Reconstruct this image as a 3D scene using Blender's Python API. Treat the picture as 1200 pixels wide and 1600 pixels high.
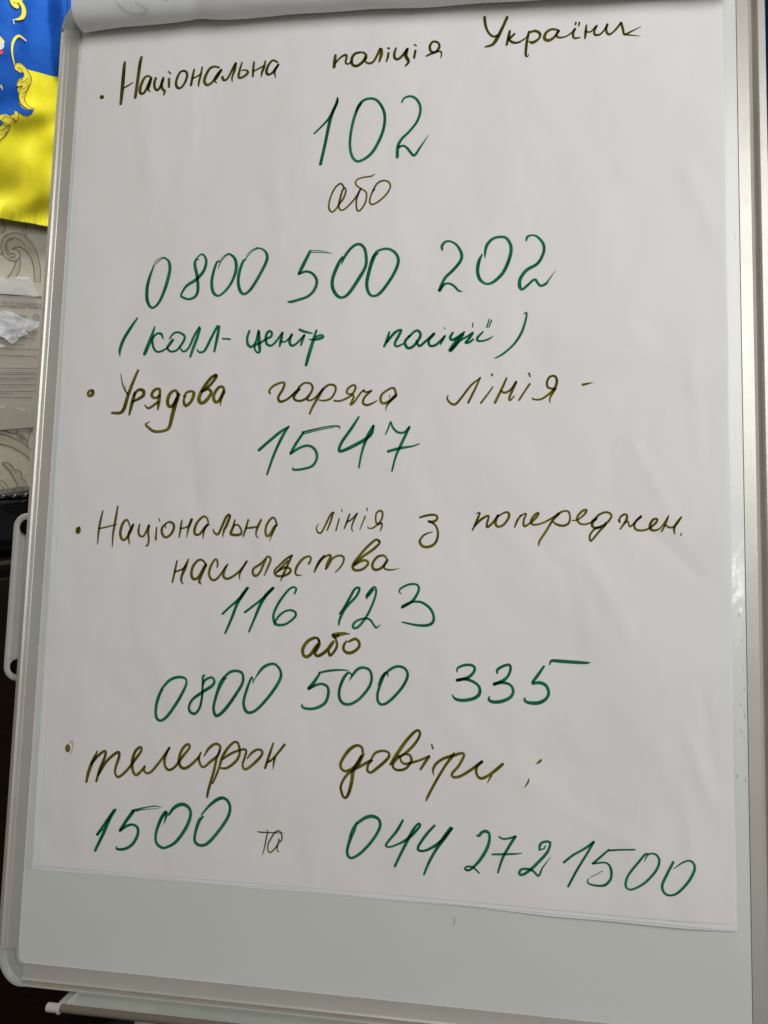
import bpy, bmesh, math, random
from mathutils import Vector, Matrix, noise
from mathutils.geometry import tessellate_polygon

R = math.radians
scene = bpy.context.scene
for o in list(bpy.data.objects): bpy.data.objects.remove(o)
col = scene.collection

# ------------------------------------------------------------------ camera, light, exposure
cd = bpy.data.cameras.new('camera'); cam = bpy.data.objects.new('camera', cd); col.objects.link(cam)
cd.sensor_fit = 'HORIZONTAL'; cd.sensor_width = 36; cd.lens = 36; cd.clip_start = .02; cd.clip_end = 60
rot = Matrix([[0.989975, -0.013555, 0.140588], [0.141033, 0.1487, -0.978774], [-0.007638, 0.988789, 0.149121]]).to_4x4()
cam.matrix_world = Matrix.Translation((0.441009, -0.601425, 1.328702)) @ rot
scene.camera = cam
scene.render.resolution_x, scene.render.resolution_y = 768, 1024

world = bpy.data.worlds.new('World'); scene.world = world; world.use_nodes = True
bg = world.node_tree.nodes['Background']; bg.inputs[0].default_value = (.88, .85, .81, 1); bg.inputs[1].default_value = .15

def area(name, loc, target, size, power, colour, size_y=None):
    l = bpy.data.lights.new(name, 'AREA'); l.energy = power; l.color = colour; l.size = size
    if size_y: l.shape = 'RECTANGLE'; l.size_y = size_y
    o = bpy.data.objects.new(name, l); col.objects.link(o); o.location = loc
    o.rotation_euler = (Vector(target) - Vector(loc)).to_track_quat('-Z', 'Y').to_euler()
    return o
area('window_light', (1.1, -1.15, 2.25), (.3, 0, 1.5), 1.1, 19.5, (.985, .99, 1), 1.0)
area('side_window_light', (1.9, -1.5, 1.35), (.3, 0, 1.2), 1.5, 2.6, (1, .96, .90))  # unseen fill added at the right; the board keeps it off the wall
GL = ((1.3908, -2.3169, 1.8102), (0.6519, 0.0917, 1.1678))
area('ceiling_lamp_light', GL[0], GL[1], .17, 4.2, (.93, .97, 1), .12)
area('wall_fill_light', (-.12, .70, 2.58), (-.45, .85, 1.8), .4, 11.5, (1, .99, .95))  # unseen fill added above to brighten only the wall and flag

scene.view_settings.view_transform = 'Standard'; scene.view_settings.look = 'None'
scene.view_settings.exposure = 0; scene.view_settings.gamma = 1
scene.render.engine = 'CYCLES'
scene.cycles.transparent_max_bounces = 24

def sst(a,b,x):
    t=min(1,max(0,(x-a)/(b-a))); return t*t*(3-2*t)
def h_lift(u,v): return .0042*sst(.30,.62,u)*sst(.22,.085,v)*(1-.5*sst(.60,.65,u))
def h_front(u,v):
    s=math.sin; P=2*math.pi
    e=sst(.012,.06,u)*sst(.088,.13,v)*sst(.648,.615,u)*.7+.3
    h=.0007*s(P*(u/.31+.25*v)+.6)*(.4+.6*sst(.0,.3,v))
    h+=.00045*s(P*(v/.37-u*1.3)+1.1)
    h+=.00034*s(P*(u*.93+v*.37)/.127+2.0+1.3*s(P*v/.4))*sst(.25,.6,u)
    h+=.00026*s(P*(u*.8-v*.55)/.083+1.1*s(P*u/.29))*sst(.35,.62,u)*(.5+.5*s(P*v/.5))
    for (cu,cv,du,dv,L,w,a) in CREASES:
        x=(u-cu)*du+(v-cv)*dv; y=-(u-cu)*dv+(v-cv)*du
        if abs(x)<L*1.2 and abs(y)<w*3:
            h+=1.2*a*math.exp(-(y/w)**2)*(1-sst(L*.5,L*1.2,abs(x)))
    h=max(.0015+h*e*1.15,.0007)
    return h+h_lift(u,v)
CREASES=[(.585,.46,.45,-.89,.06,.006,.0007),(.60,.40,.75,-.66,.045,.006,-.0006),(.545,.36,.5,-.87,.05,.007,.0006),
 (.62,.215,.35,-.94,.05,.005,.0010),(.628,.24,.1,-.99,.05,.004,-.0010),(.61,.16,.1,-.99,.04,.006,.0007),(.625,.73,.35,-.93,.04,.008,.0009),
 (.54,.16,.9,-.42,.05,.008,.0005),(.62,.53,.08,-1.,.06,.006,.0009),(.3,.29,.2,-.98,.08,.012,.0004),(.17,.45,.25,-.97,.10,.012,.0005),
 (.13,.27,.5,-.86,.06,.010,.0004),(.44,.22,.8,-.6,.06,.010,.0004),(.02,.14,.6,.8,.03,.006,.0005),(.08,.84,.12,-.99,.09,.012,.0006),(.25,.83,.02,-1.,.08,.016,.0006)]


# ------------------------------------------------------------------ helpers
def empty(name, label, cat, loc=(0, 0, 0), M=None):
    o = bpy.data.objects.new(name, None); col.objects.link(o); o.empty_display_size = .05
    if M is not None: o.matrix_world = M
    else: o.location = loc
    o['label'] = label; o['category'] = cat
    return o

def add(name, bm, mat, parent=None, label=None, smooth=True, M=None):
    me = bpy.data.meshes.new(name); bm.to_mesh(me); bm.free()
    if smooth:
        for p in me.polygons: p.use_smooth = True
    for m in (mat if isinstance(mat, (list, tuple)) else [mat]): me.materials.append(m)
    o = bpy.data.objects.new(name, me); col.objects.link(o)
    if parent: o.parent = parent
    if M is not None: o.matrix_world = M
    if label: o['label'] = label
    return o

def sharp(o, ang=35):
    me = o.data
    import bmesh as b
    bm = b.new(); bm.from_mesh(me)
    for e in bm.edges:
        if len(e.link_faces) == 2 and e.calc_face_angle(0) > R(ang): e.smooth = False
    bm.to_mesh(me); bm.free(); return o

def crisp(o):
    b = bmesh.new(); b.from_mesh(o.data)
    for e in b.edges:
        if len(e.link_faces) == 1: e.smooth = False
    b.to_mesh(o.data); b.free()

def cr(pts, step):
    """Catmull-Rom through tuples of any length, resampled about every `step`."""
    if len(pts) < 2: return [tuple(p) for p in pts]
    P = [pts[0]] + list(pts) + [pts[-1]]
    out = []
    for i in range(1, len(P) - 2):
        a, b, c, d = P[i-1], P[i], P[i+1], P[i+2]
        L = math.hypot(c[0]-b[0], c[1]-b[1]); n = max(1, int(L / step))
        for k in range(n):
            t = k / n; t2 = t*t; t3 = t2*t
            out.append(tuple(.5*((2*y) + (-x+z)*t + (2*x-5*y+4*z-w)*t2 + (-x+3*y-3*z+w)*t3) for x, y, z, w in zip(a, b, c, d)))
    out.append(tuple(P[-2]))
    return out

def ribbon(bm, uvl, pts, hf, off, step=.0008, cap=True):
    """a pen stroke lying on a surface: pts are (x, y, width)"""
    q = cr(pts, step)
    n = len(q)
    if n < 2: return
    length = 0; ring = []
    s = [0]
    for i in range(1, n): s.append(s[-1] + math.hypot(q[i][0]-q[i-1][0], q[i][1]-q[i-1][1]))
    tot = max(s[-1], 1e-6)
    rows = []
    for i in range(n):
        a = q[max(0, i-1)]; b = q[min(n-1, i+1)]
        tx, ty = b[0]-a[0], b[1]-a[1]; L = math.hypot(tx, ty) or 1; tx /= L; ty /= L
        w = max(q[i][2], .0001) / 2
        rows.append((q[i][0], q[i][1], tx, ty, w, s[i]))
    if cap:
        x, y, tx, ty, w, _ = rows[0]
        rows = [(x-tx*w*k, y-ty*w*k, tx, ty, w*f, -w*k) for k, f in ((.75, .45), (.4, .85))] + rows
        x, y, tx, ty, w, l = rows[-1]
        rows += [(x+tx*w*k, y+ty*w*k, tx, ty, w*f, l+w*k) for k, f in ((.4, .85), (.75, .45))]
    vs = []
    for i, (x, y, tx, ty, w, l) in enumerate(rows):
        r = []
        for k in (-1, 0, 1):
            px, py = x - ty*w*k, y + tx*w*k
            r.append(bm.verts.new((px, py, hf(px, py) + off + i*2e-6)))
        vs.append((r, l))
    for i in range(len(vs)-1):
        (a, la), (b, lb) = vs[i], vs[i+1]
        for k in (0, 1):
            f = bm.faces.new((a[k], b[k], b[k+1], a[k+1]))
            for lp, (uu, vv) in zip(f.loops, ((k/2, la), (k/2, lb), ((k+1)/2, lb), ((k+1)/2, la))):
                lp[uvl].uv = (uu, vv*100)

def patch(bm, outline, hf, off, maxlen=.006, smooth_step=None):
    """a filled printed shape lying on a surface"""
    pts = outline
    if smooth_step: pts = cr(list(outline) + [outline[0]], smooth_step)[:-1]
    co = [Vector((p[0], p[1], 0)) for p in pts]
    vs = [bm.verts.new(c) for c in co]
    fs = []
    for t in tessellate_polygon([co]):
        try: fs.append(bm.faces.new([vs[i] for i in t]))
        except ValueError: pass
    for _ in range(5):
        es = [e for e in bm.edges if e.calc_length() > maxlen]
        if not es: break
        bmesh.ops.subdivide_edges(bm, edges=es, cuts=1)
    bmesh.ops.triangulate(bm, faces=bm.faces[:])
    for v in bm.verts: v.co.z = hf(v.co.x, v.co.y) + off
    bmesh.ops.recalc_face_normals(bm, faces=bm.faces[:])
    for f in bm.faces:
        if f.normal.z < 0: f.normal_flip()

def box(bm, x0, x1, y0, y1, z0, z1, bevel=0, seg=2):
    r = bmesh.ops.create_cube(bm, size=1)
    vs = r['verts']
    for v in vs:
        v.co = Vector((x0 + (v.co.x+.5)*(x1-x0), y0 + (v.co.y+.5)*(y1-y0), z0 + (v.co.z+.5)*(z1-z0)))
    if bevel:
        es = list({e for v in vs for e in v.link_edges})
        bmesh.ops.bevel(bm, geom=es, offset=bevel, segments=seg, affect='EDGES', profile=.5)

def tube(bm, a, b, r, seg=20, caps=True, r2=None):
    a, b = Vector(a), Vector(b); d = b - a
    M = Matrix.Translation((a+b)/2) @ d.to_track_quat('Z', 'Y').to_matrix().to_4x4()
    bmesh.ops.create_cone(bm, cap_ends=caps, segments=seg, radius1=r, radius2=r2 or r, depth=d.length, matrix=M)

# ------------------------------------------------------------------ materials
def mat(name): 
    m = bpy.data.materials.new(name); m.use_nodes = True
    nt = m.node_tree; return m, nt, nt.nodes['Principled BSDF']
def N(nt, t, **k):
    n = nt.nodes.new(t)
    for a, b in k.items(): setattr(n, a, b)
    return n
def noise_node(nt, scale, detail=4, rough=.55, vec=None, dim='3D'):
    n = N(nt, 'ShaderNodeTexNoise'); n.noise_dimensions = dim
    n.inputs['Scale'].default_value = scale; n.inputs['Detail'].default_value = detail; n.inputs['Roughness'].default_value = rough
    if vec: nt.links.new(vec, n.inputs['Vector'])
    return n
def coords(nt, scale=(1, 1, 1), rot=(0, 0, 0), kind='Object'):
    tc = N(nt, 'ShaderNodeTexCoord'); mp = N(nt, 'ShaderNodeMapping')
    mp.inputs['Scale'].default_value = scale; mp.inputs['Rotation'].default_value = rot
    nt.links.new(tc.outputs[kind], mp.inputs['Vector']); return mp.outputs[0]
def ramp(nt, fac, a, b, ca, cb):
    r = N(nt, 'ShaderNodeValToRGB'); e = r.color_ramp.elements
    e[0].position, e[1].position = a, b
    e[0].color = (*ca, 1) if len(ca) == 3 else ca; e[1].color = (*cb, 1) if len(cb) == 3 else cb
    nt.links.new(fac, r.inputs[0]); return r.outputs[0]
def bump(nt, bsdf, h, strength, dist=.001, prev=None):
    b = N(nt, 'ShaderNodeBump'); b.inputs['Strength'].default_value = strength; b.inputs['Distance'].default_value = dist
    nt.links.new(h, b.inputs['Height'])
    if prev: nt.links.new(prev, b.inputs['Normal'])
    if bsdf: nt.links.new(b.outputs[0], bsdf.inputs['Normal'])
    return b.outputs[0]

def m_simple(name, c, rough, metal=0, var=.06, scale=40, bstr=.0, spec=.5, coat=0):
    m, nt, b = mat(name)
    nz = noise_node(nt, scale, 5, .6, coords(nt))
    lo = tuple(x*(1-var) for x in c); hi = tuple(min(1, x*(1+var)) for x in c)
    nt.links.new(ramp(nt, nz.outputs[0], .3, .7, lo, hi), b.inputs['Base Color'])
    b.inputs['Roughness'].default_value = rough; b.inputs['Metallic'].default_value = metal
    b.inputs['Specular IOR Level'].default_value = spec; b.inputs['Coat Weight'].default_value = coat
    rr = N(nt, 'ShaderNodeMapRange'); rr.inputs[3].default_value = max(.02, rough-.07); rr.inputs[4].default_value = rough+.07
    nz2 = noise_node(nt, scale*2.7, 5, .6, coords(nt)); nt.links.new(nz2.outputs[0], rr.inputs[0]); nt.links.new(rr.outputs[0], b.inputs['Roughness'])
    if bstr:
        nf = noise_node(nt, scale*12, 4, .6, coords(nt)); bump(nt, b, nf.outputs[0], bstr, .0005)
    return m

def m_paper(name, c, thin=False):
    m, nt, b = mat(name)
    v = coords(nt)
    big = noise_node(nt, 3.2, 3, .5, v)
    cc = ramp(nt, big.outputs[0], .3, .7, tuple(x*.985 for x in c), c)
    nt.links.new(cc, b.inputs['Base Color'])
    b.inputs['Roughness'].default_value = .62; b.inputs['Specular IOR Level'].default_value = .25
    # soft handling dents, then fine fibre
    v2 = coords(nt, (1.6, 1, 1), (0, 0, .5))
    d1 = noise_node(nt, 8, 2, .4, v2); d1.inputs['Distortion'].default_value = .35
    d2 = noise_node(nt, 31, 3, .55, v2); d2.inputs['Distortion'].default_value = .8
    d3 = noise_node(nt, 900, 2, .6, v)
    n1 = bump(nt, None, d1.outputs[0], 1.0, .0056)
    n2 = bump(nt, None, d2.outputs[0], .18, .0011, n1)
    bump(nt, b, d3.outputs[0], .12, .0002, n2)
    return m

def m_ink(name, light, dark):
    """marker ink: tints the paper under it, strokes that cross get darker"""
    m, nt, b = mat(name); nt.nodes.remove(b)
    out = nt.nodes['Material Output']; tr = N(nt, 'ShaderNodeBsdfTransparent')
    uv = coords(nt, kind='UV')
    sx = N(nt, 'ShaderNodeSeparateXYZ'); nt.links.new(uv, sx.inputs[0])
    # pooled ink along the two edges of the stroke
    a = N(nt, 'ShaderNodeMath', operation='SUBTRACT'); a.inputs[1].default_value = .5; nt.links.new(sx.outputs[0], a.inputs[0])
    a2 = N(nt, 'ShaderNodeMath', operation='ABSOLUTE'); nt.links.new(a.outputs[0], a2.inputs[0])
    a3 = N(nt, 'ShaderNodeMapRange'); a3.inputs[1].default_value = .18; a3.inputs[2].default_value = .46; a3.inputs[3].default_value = 0; a3.inputs[4].default_value = .45
    nt.links.new(a2.outputs[0], a3.inputs[0])
    mp = coords(nt, (5, .5, 1), kind='UV'); st = noise_node(nt, 3, 3, .6, mp)
    ob = coords(nt); bl = noise_node(nt, 38, 3, .5, ob)
    s1 = N(nt, 'ShaderNodeMapRange'); s1.inputs[1].default_value = .35; s1.inputs[2].default_value = .68; s1.inputs[3].default_value = 0; s1.inputs[4].default_value = .75
    nt.links.new(bl.outputs[0], s1.inputs[0])
    s2 = N(nt, 'ShaderNodeMapRange'); s2.inputs[1].default_value = .35; s2.inputs[2].default_value = .7; s2.inputs[3].default_value = -.18; s2.inputs[4].default_value = .35
    nt.links.new(st.outputs[0], s2.inputs[0])
    t1 = N(nt, 'ShaderNodeMath', operation='ADD'); nt.links.new(a3.outputs[0], t1.inputs[0]); nt.links.new(s1.outputs[0], t1.inputs[1])
    t2 = N(nt, 'ShaderNodeMath', operation='ADD', use_clamp=True); nt.links.new(t1.outputs[0], t2.inputs[0]); nt.links.new(s2.outputs[0], t2.inputs[1])
    c = ramp(nt, t2.outputs[0], 0, 1, light, dark)
    nt.links.new(c, tr.inputs[0]); nt.links.new(tr.outputs[0], out.inputs[0])
    return m

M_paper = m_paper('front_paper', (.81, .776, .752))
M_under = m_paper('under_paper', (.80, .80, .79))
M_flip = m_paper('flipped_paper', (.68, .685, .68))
M_olive = m_ink('olive_marker', (.46, .46, .14), (.25, .26, .055))
M_olive2 = m_ink('olive_marker_cool_light', (.36, .37, .12), (.17, .18, .05))  # same olive ink, darkened for the cooler light on the heading
M_green = m_ink('green_marker', (.155, .50, .355), (.06, .34, .225))
M_ghost = m_ink('show_through_ink', (.90, .92, .92), (.85, .88, .88))
M_alu = m_simple('matt_aluminium', (.60, .575, .51), .42, .4, .03, 30)
M_plastic = m_simple('grey_green_plastic', (.38, .385, .35), .5, 0, .05, 60, .15)
M_trayp = m_simple('tray_plastic', (.47, .495, .43), .34, 0, .06, 25, .08)
M_white_p = m_simple('pale_plastic', (.52, .51, .465), .45, 0, .04, 60, .1)
M_hole = m_simple('black_rubber', (.003, .003, .003), .7, 0, .2, 60, spec=.1)
M_bag = m_simple('black_patent', (.004, .004, .006), .22, 0, .3, 30, .5, coat=.6)

def m_rail():
    m, nt, b = mat('ribbed_aluminium')
    b.inputs['Metallic'].default_value = .42; b.inputs['Roughness'].default_value = .30
    nz = noise_node(nt, 22, 4, .6, coords(nt))
    nt.links.new(ramp(nt, nz.outputs[0], .3, .7, (.60, .575, .51), (.65, .625, .56)), b.inputs['Base Color'])
    w = N(nt, 'ShaderNodeTexWave'); w.bands_direction = 'X'; w.inputs['Scale'].default_value = 420; w.inputs['Distortion'].default_value = 0
    nt.links.new(coords(nt), w.inputs['Vector'])
    g = noise_node(nt, 60, 4, .6, coords(nt, (12, .4, 12)))
    n1 = bump(nt, None, w.outputs[0], .35, .0002)
    bump(nt, b, g.outputs[0], .10, .0003, n1)
    return m
M_rail = m_rail()

def m_board():
    m, nt, b = mat('enamelled_board')
    nz = noise_node(nt, 7, 4, .5, coords(nt)); sp = noise_node(nt, 300, 3, .5, coords(nt))
    nt.links.new(ramp(nt, nz.outputs[0], .3, .7, (.665, .668, .625), (.695, .695, .652)), b.inputs['Base Color'])
    b.inputs['Roughness'].default_value = .30; b.inputs['Specular IOR Level'].default_value = .55
    n1 = bump(nt, None, sp.outputs[0], .03, .0003); bump(nt, b, nz.outputs[0], .1, .002, n1)
    return m
M_board = m_board()

def m_film():
    """clear protective film still left on the margin, slightly crumpled"""
    m, nt, b = mat('clear_film')
    nt.nodes.remove(b); b = N(nt, 'ShaderNodeBsdfGlossy'); b.inputs['Roughness'].default_value = .09
    fr = N(nt, 'ShaderNodeFresnel'); fr.inputs[0].default_value = 1.22; tr = N(nt, 'ShaderNodeBsdfTransparent'); mx = N(nt, 'ShaderNodeMixShader')
    tr.inputs[0].default_value = (1, 1, 1, 1)
    nt.links.new(fr.outputs[0], mx.inputs[0]); nt.links.new(tr.outputs[0], mx.inputs[1]); nt.links.new(b.outputs[0], mx.inputs[2]); nt.links.new(mx.outputs[0], nt.nodes['Material Output'].inputs[0])
    v = coords(nt, (1, .45, 1)); nz = noise_node(nt, 55, 5, .65, v); nz.inputs['Distortion'].default_value = 1.5
    bump(nt, b, nz.outputs[0], .35, .0006)
    return m
M_film = m_film()

def m_cloth(name, c, c2):
    m, nt, b = mat(name)
    nz = noise_node(nt, 26, 4, .55, coords(nt))
    nt.links.new(ramp(nt, nz.outputs[0], .3, .7, c, c2), b.inputs['Base Color'])
    b.inputs['Roughness'].default_value = .36; b.inputs['Specular IOR Level'].default_value = .5
    b.inputs['Specular Tint'].default_value = (*c2, 1)
    w = N(nt, 'ShaderNodeTexWave'); w.bands_direction = 'DIAGONAL'; w.inputs['Scale'].default_value = 700; w.inputs['Distortion'].default_value = 1
    nt.links.new(coords(nt), w.inputs['Vector'])
    cl = noise_node(nt, 13, 1.5, .4, coords(nt, (1.6, .7, 1), (0, 0, .5))); cl.inputs['Distortion'].default_value = .3
    n1 = bump(nt, None, cl.outputs[0], .6, .007); bump(nt, b, w.outputs[0], .1, .0002, n1)
    return m
M_blue = m_cloth('blue_satin', (.007, .055, .28), (.016, .095, .40))
M_yellow = m_cloth('yellow_satin', (.62, .55, .018), (.74, .66, .035))
M_gold = m_cloth('gold_print', (.62, .52, .04), (.74, .66, .08))
M_goldline = m_simple('dark_outline_print', (.05, .035, .01), .6, 0, .2)
M_pale = m_simple('pale_print', (.55, .56, .55), .6)
M_red = m_simple('crimson_print', (.55, .03, .07), .6)
M_wpline = m_simple('wallpaper_line_print', (.10, .085, .06), .7, 0, .3, 60)
M_wpfill = m_simple('wallpaper_grey_print', (.61, .565, .43), .7, 0, .05, 90, .3)
M_dark_line = m_simple('toner', (.05, .05, .05), .6, 0, .3)
M_greyline = m_simple('grey_print', (.16, .15, .14), .6, 0, .4, 200)
M_blueprint = m_simple('blue_grey_print', (.22, .26, .36), .6, 0, .3, 200)

def m_wall():
    m, nt, b = mat('embossed_wallpaper')
    nz = noise_node(nt, 60, 6, .65, coords(nt)); f = noise_node(nt, 420, 4, .6, coords(nt))
    nt.links.new(ramp(nt, nz.outputs[0], .35, .65, (.68, .635, .50), (.76, .72, .59)), b.inputs['Base Color'])
    b.inputs['Roughness'].default_value = .7
    n1 = bump(nt, None, f.outputs[0], .5, .0006); bump(nt, b, nz.outputs[0], .5, .0012, n1)
    return m
M_wall = m_wall()
M_wall2 = m_simple('dim_panelling', (.05, .034, .024), .8, 0, .1, 8)  # brown wall with its shadow put into the dark base colour
def m_wood(name, a, c, rough=.4):
    m, nt, b = mat(name)
    v = coords(nt, (1, 12, 12)); nz = noise_node(nt, 3, 6, .65, v); nz.inputs['Distortion'].default_value = 1.2
    nt.links.new(ramp(nt, nz.outputs[0], .3, .7, a, c), b.inputs['Base Color']); b.inputs['Roughness'].default_value = rough
    bump(nt, b, nz.outputs[0], .15, .0008)
    return m
M_wood = m_wood('dark_red_brown_wood', (.010, .005, .003), (.030, .011, .005))
M_edge = m_simple('worn_edge_strip', (.10, .075, .055), .4)
M_floor = m_simple('dark_carpet', (.008, .008, .010), .9, 0, .35, 120, .8)
M_sheetA = m_simple('notice_paper', (.62, .57, .455), .55, 0, .03, 12)

def m_sleeve():
    m, nt, b = mat('crumpled_clear_plastic')
    b.inputs['Base Color'].default_value = (.85, .87, .88, 1); b.inputs['Roughness'].default_value = .16
    b.inputs['Alpha'].default_value = .09; b.inputs['Specular IOR Level'].default_value = .9
    nz = noise_node(nt, 24, 4, .6, coords(nt)); nz.inputs['Distortion'].default_value = 1
    bump(nt, b, nz.outputs[0], .8, .004)
    return m
M_sleeve = m_sleeve()
def m_glare():  # glare on the clear sleeve, painted as a whitish translucent material
    m, nt, b = mat('painted_sleeve_glare')
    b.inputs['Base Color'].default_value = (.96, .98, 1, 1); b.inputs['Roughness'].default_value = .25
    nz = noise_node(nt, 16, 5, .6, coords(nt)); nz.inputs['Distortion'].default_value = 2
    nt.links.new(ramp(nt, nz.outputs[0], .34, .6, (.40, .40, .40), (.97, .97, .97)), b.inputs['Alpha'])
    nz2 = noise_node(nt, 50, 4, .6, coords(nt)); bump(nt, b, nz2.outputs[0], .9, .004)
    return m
M_glare = m_glare()
M_glare_faint = m_glare(); M_glare_faint.name = 'painted_flap_glare'  # thinner white that paints the reflection on the sleeve's top flap
for n_ in M_glare_faint.node_tree.nodes:
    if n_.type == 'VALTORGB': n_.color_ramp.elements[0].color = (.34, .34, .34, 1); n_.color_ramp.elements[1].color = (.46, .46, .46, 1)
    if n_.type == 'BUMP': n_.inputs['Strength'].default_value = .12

# ------------------------------------------------------------------ room: floor and walls
bm = bmesh.new(); box(bm, -3, 4, -3, 4.5, -.05, 0)
o = add('floor', bm, M_floor, smooth=False); o['kind'] = 'structure'

WL, WA = ((-0.4758, 0.8415, 1.6048), 1.02356)
wallM = Matrix.Translation(WL) @ Matrix.Rotation(WA, 4, 'Z') @ Matrix(((1, 0, 0, 0), (0, 0, -1, 0), (0, 1, 0, 0), (0, 0, 0, 1)))
# wall frame: x runs along the wall, y is up, z points into the room
zb = -WL[2]
bm = bmesh.new(); box(bm, -2.2, 1.7, zb, zb+2.7, -.12, 0)
wall = add('wall', bm, M_wall, smooth=False, M=wallM); wall['kind'] = 'structure'
bm = bmesh.new(); box(bm, 1.701, 1.82, zb, zb+2.7, -.12, 3.6)
o = add('wall', bm, M_wall2, smooth=False, M=wallM); o['kind'] = 'structure'

flat = lambda x, y: 0.0
def wlines(name, strokes, mat_, parent, hf=flat, off=.0012, step=.004, kind='stuff'):
    bm = bmesh.new(); uvl = bm.loops.layers.uv.new()
    for i, s in enumerate(strokes): ribbon(bm, uvl, s, hf, off + (i % 5)*.00012, step)
    o = add(name, bm, mat_, parent)
    if kind: o['kind'] = kind
    return o

# grey scrolls printed on the wallpaper, then their brown outlines
wf = [[(-0.0385,-0.0644),(-0.0439,-0.0411),(-0.0507,-0.0066),(-0.0408,0.0276),(-0.0331,0.0335),(-0.0229,0.0397),(-0.0129,0.0412),(0.0019,0.0398),(0.014,0.0332),(0.0233,0.0225),(0.0296,0.0038),(0.033,-0.0203),(0.0328,-0.04),(0.0212,-0.0388),(0.0199,-0.0218),(0.016,-0.0064),(0.0093,0.006),(0.0023,0.0135),(-0.0063,0.016),(-0.0178,0.0108),(-0.0213,0.0139),(-0.0289,0.0105),(-0.0307,0.0031),(-0.0265,-0.0058),(-0.0169,-0.0094),(-0.0065,-0.0032),(-0.0046,0.0054),(-0.0079,0.011),(-0.0131,0.0079)],
      [(-0.0146,-0.0115),(-0.0067,-0.0057),(-0.0062,-0.0152),(-0.0099,-0.0301),(-0.0158,-0.0416),(-0.0345,-0.0449),(-0.0208,-0.0266)],
      [(-0.0426,0.0647),(-0.0338,0.0544),(-0.0297,0.0457),(-0.0327,0.0382),(-0.0449,0.0364)],
      [(-0.0728,-0.3992),(-0.0642,-0.3998),(-0.0534,-0.4057),(-0.0502,-0.4136),(-0.0403,-0.4169),(-0.0346,-0.4251),(-0.0353,-0.434),(-0.0292,-0.4397),(-0.0275,-0.4502),(-0.0294,-0.4578),(-0.04,-0.4619),(-0.0451,-0.4447),(-0.0526,-0.4274),(-0.0627,-0.4126)]]
for w in wf[:1]:
    pass
bm = bmesh.new(); 
fillA = [(-0.0408,0.0124),(-0.0374,0.0246),(-0.0306,0.0338),(-0.023,0.0385),(-0.0154,0.0408),(-0.003,0.0415),(0.0068,0.0382),(0.0163,0.0312),(0.0255,0.0179),(0.0308,0.0028),(0.0334,-0.0153),(0.0327,-0.0326),(0.0311,-0.0451),(0.0193,-0.0463),(0.0201,-0.0279),(0.0181,-0.0123),(0.0126,-0.0008),(0.0058,0.0092),(-0.0014,0.0142),(-0.01,0.0154),(-0.0204,0.0093),(-0.028,0.0059),(-0.0209,0.0033),(-0.0135,0.003),(-0.0166,-0.0045),(-0.0253,-0.0056),(-0.0309,0.0007),(-0.0326,0.01),(-0.0307,0.0185),(-0.0253,0.0252),(-0.0175,0.0298),(-0.0224,0.0303),(-0.0302,0.0245),(-0.0334,0.0146),(-0.0331,0.0028),(-0.0276,-0.0048),(-0.0192,-0.0073),(-0.0103,-0.0037),(-0.0049,0.0018),(-0.0054,-0.0055),(-0.0146,-0.0115),(-0.0233,-0.0113),(-0.0315,-0.0076),(-0.0382,-0.0002)]
patch(bm, fillA, flat, .0006, .05)
o = add('printed_scroll', bm, M_wpfill, wall)
for fl in ([(-0.0146,-0.0115),(-0.0054,-0.0055),(-0.0063,-0.0164),(-0.0099,-0.0301),(-0.0174,-0.0466),(-0.036,-0.0486),(-0.0263,-0.0344),(-0.0192,-0.0216)], [(-0.0455,0.0584),(-0.0359,0.0588),(-0.0304,0.0515),(-0.0298,0.0445),(-0.0339,0.038),(-0.0451,0.034)],
           [(-0.0716,-0.3993),(-0.0641,-0.3986),(-0.0557,-0.403),(-0.0501,-0.4123),(-0.0402,-0.4156),(-0.0356,-0.4224),(-0.0352,-0.4327),(-0.0304,-0.4383),(-0.0286,-0.4475),(-0.0292,-0.4552),(-0.0347,-0.4599),(-0.0402,-0.4645),(-0.0441,-0.4486),(-0.0504,-0.4314),(-0.0604,-0.4153)],
           [(-0.0782,-0.3441),(-0.0648,-0.3459),(-0.049,-0.3504),(-0.0346,-0.3599),(-0.0166,-0.3775),(-0.0178,-0.3928),(-0.036,-0.3776),(-0.0541,-0.3677),(-0.0796,-0.3614)], [(-0.0328,-0.3372),(-0.0233,-0.3464),(-0.0202,-0.3568),(-0.0233,-0.363),(-0.0378,-0.3521),(-0.0407,-0.3406)]):
    bm = bmesh.new(); patch(bm, fl, flat, .0006, .05); add('printed_scroll', bm, M_wpfill, wall)
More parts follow.
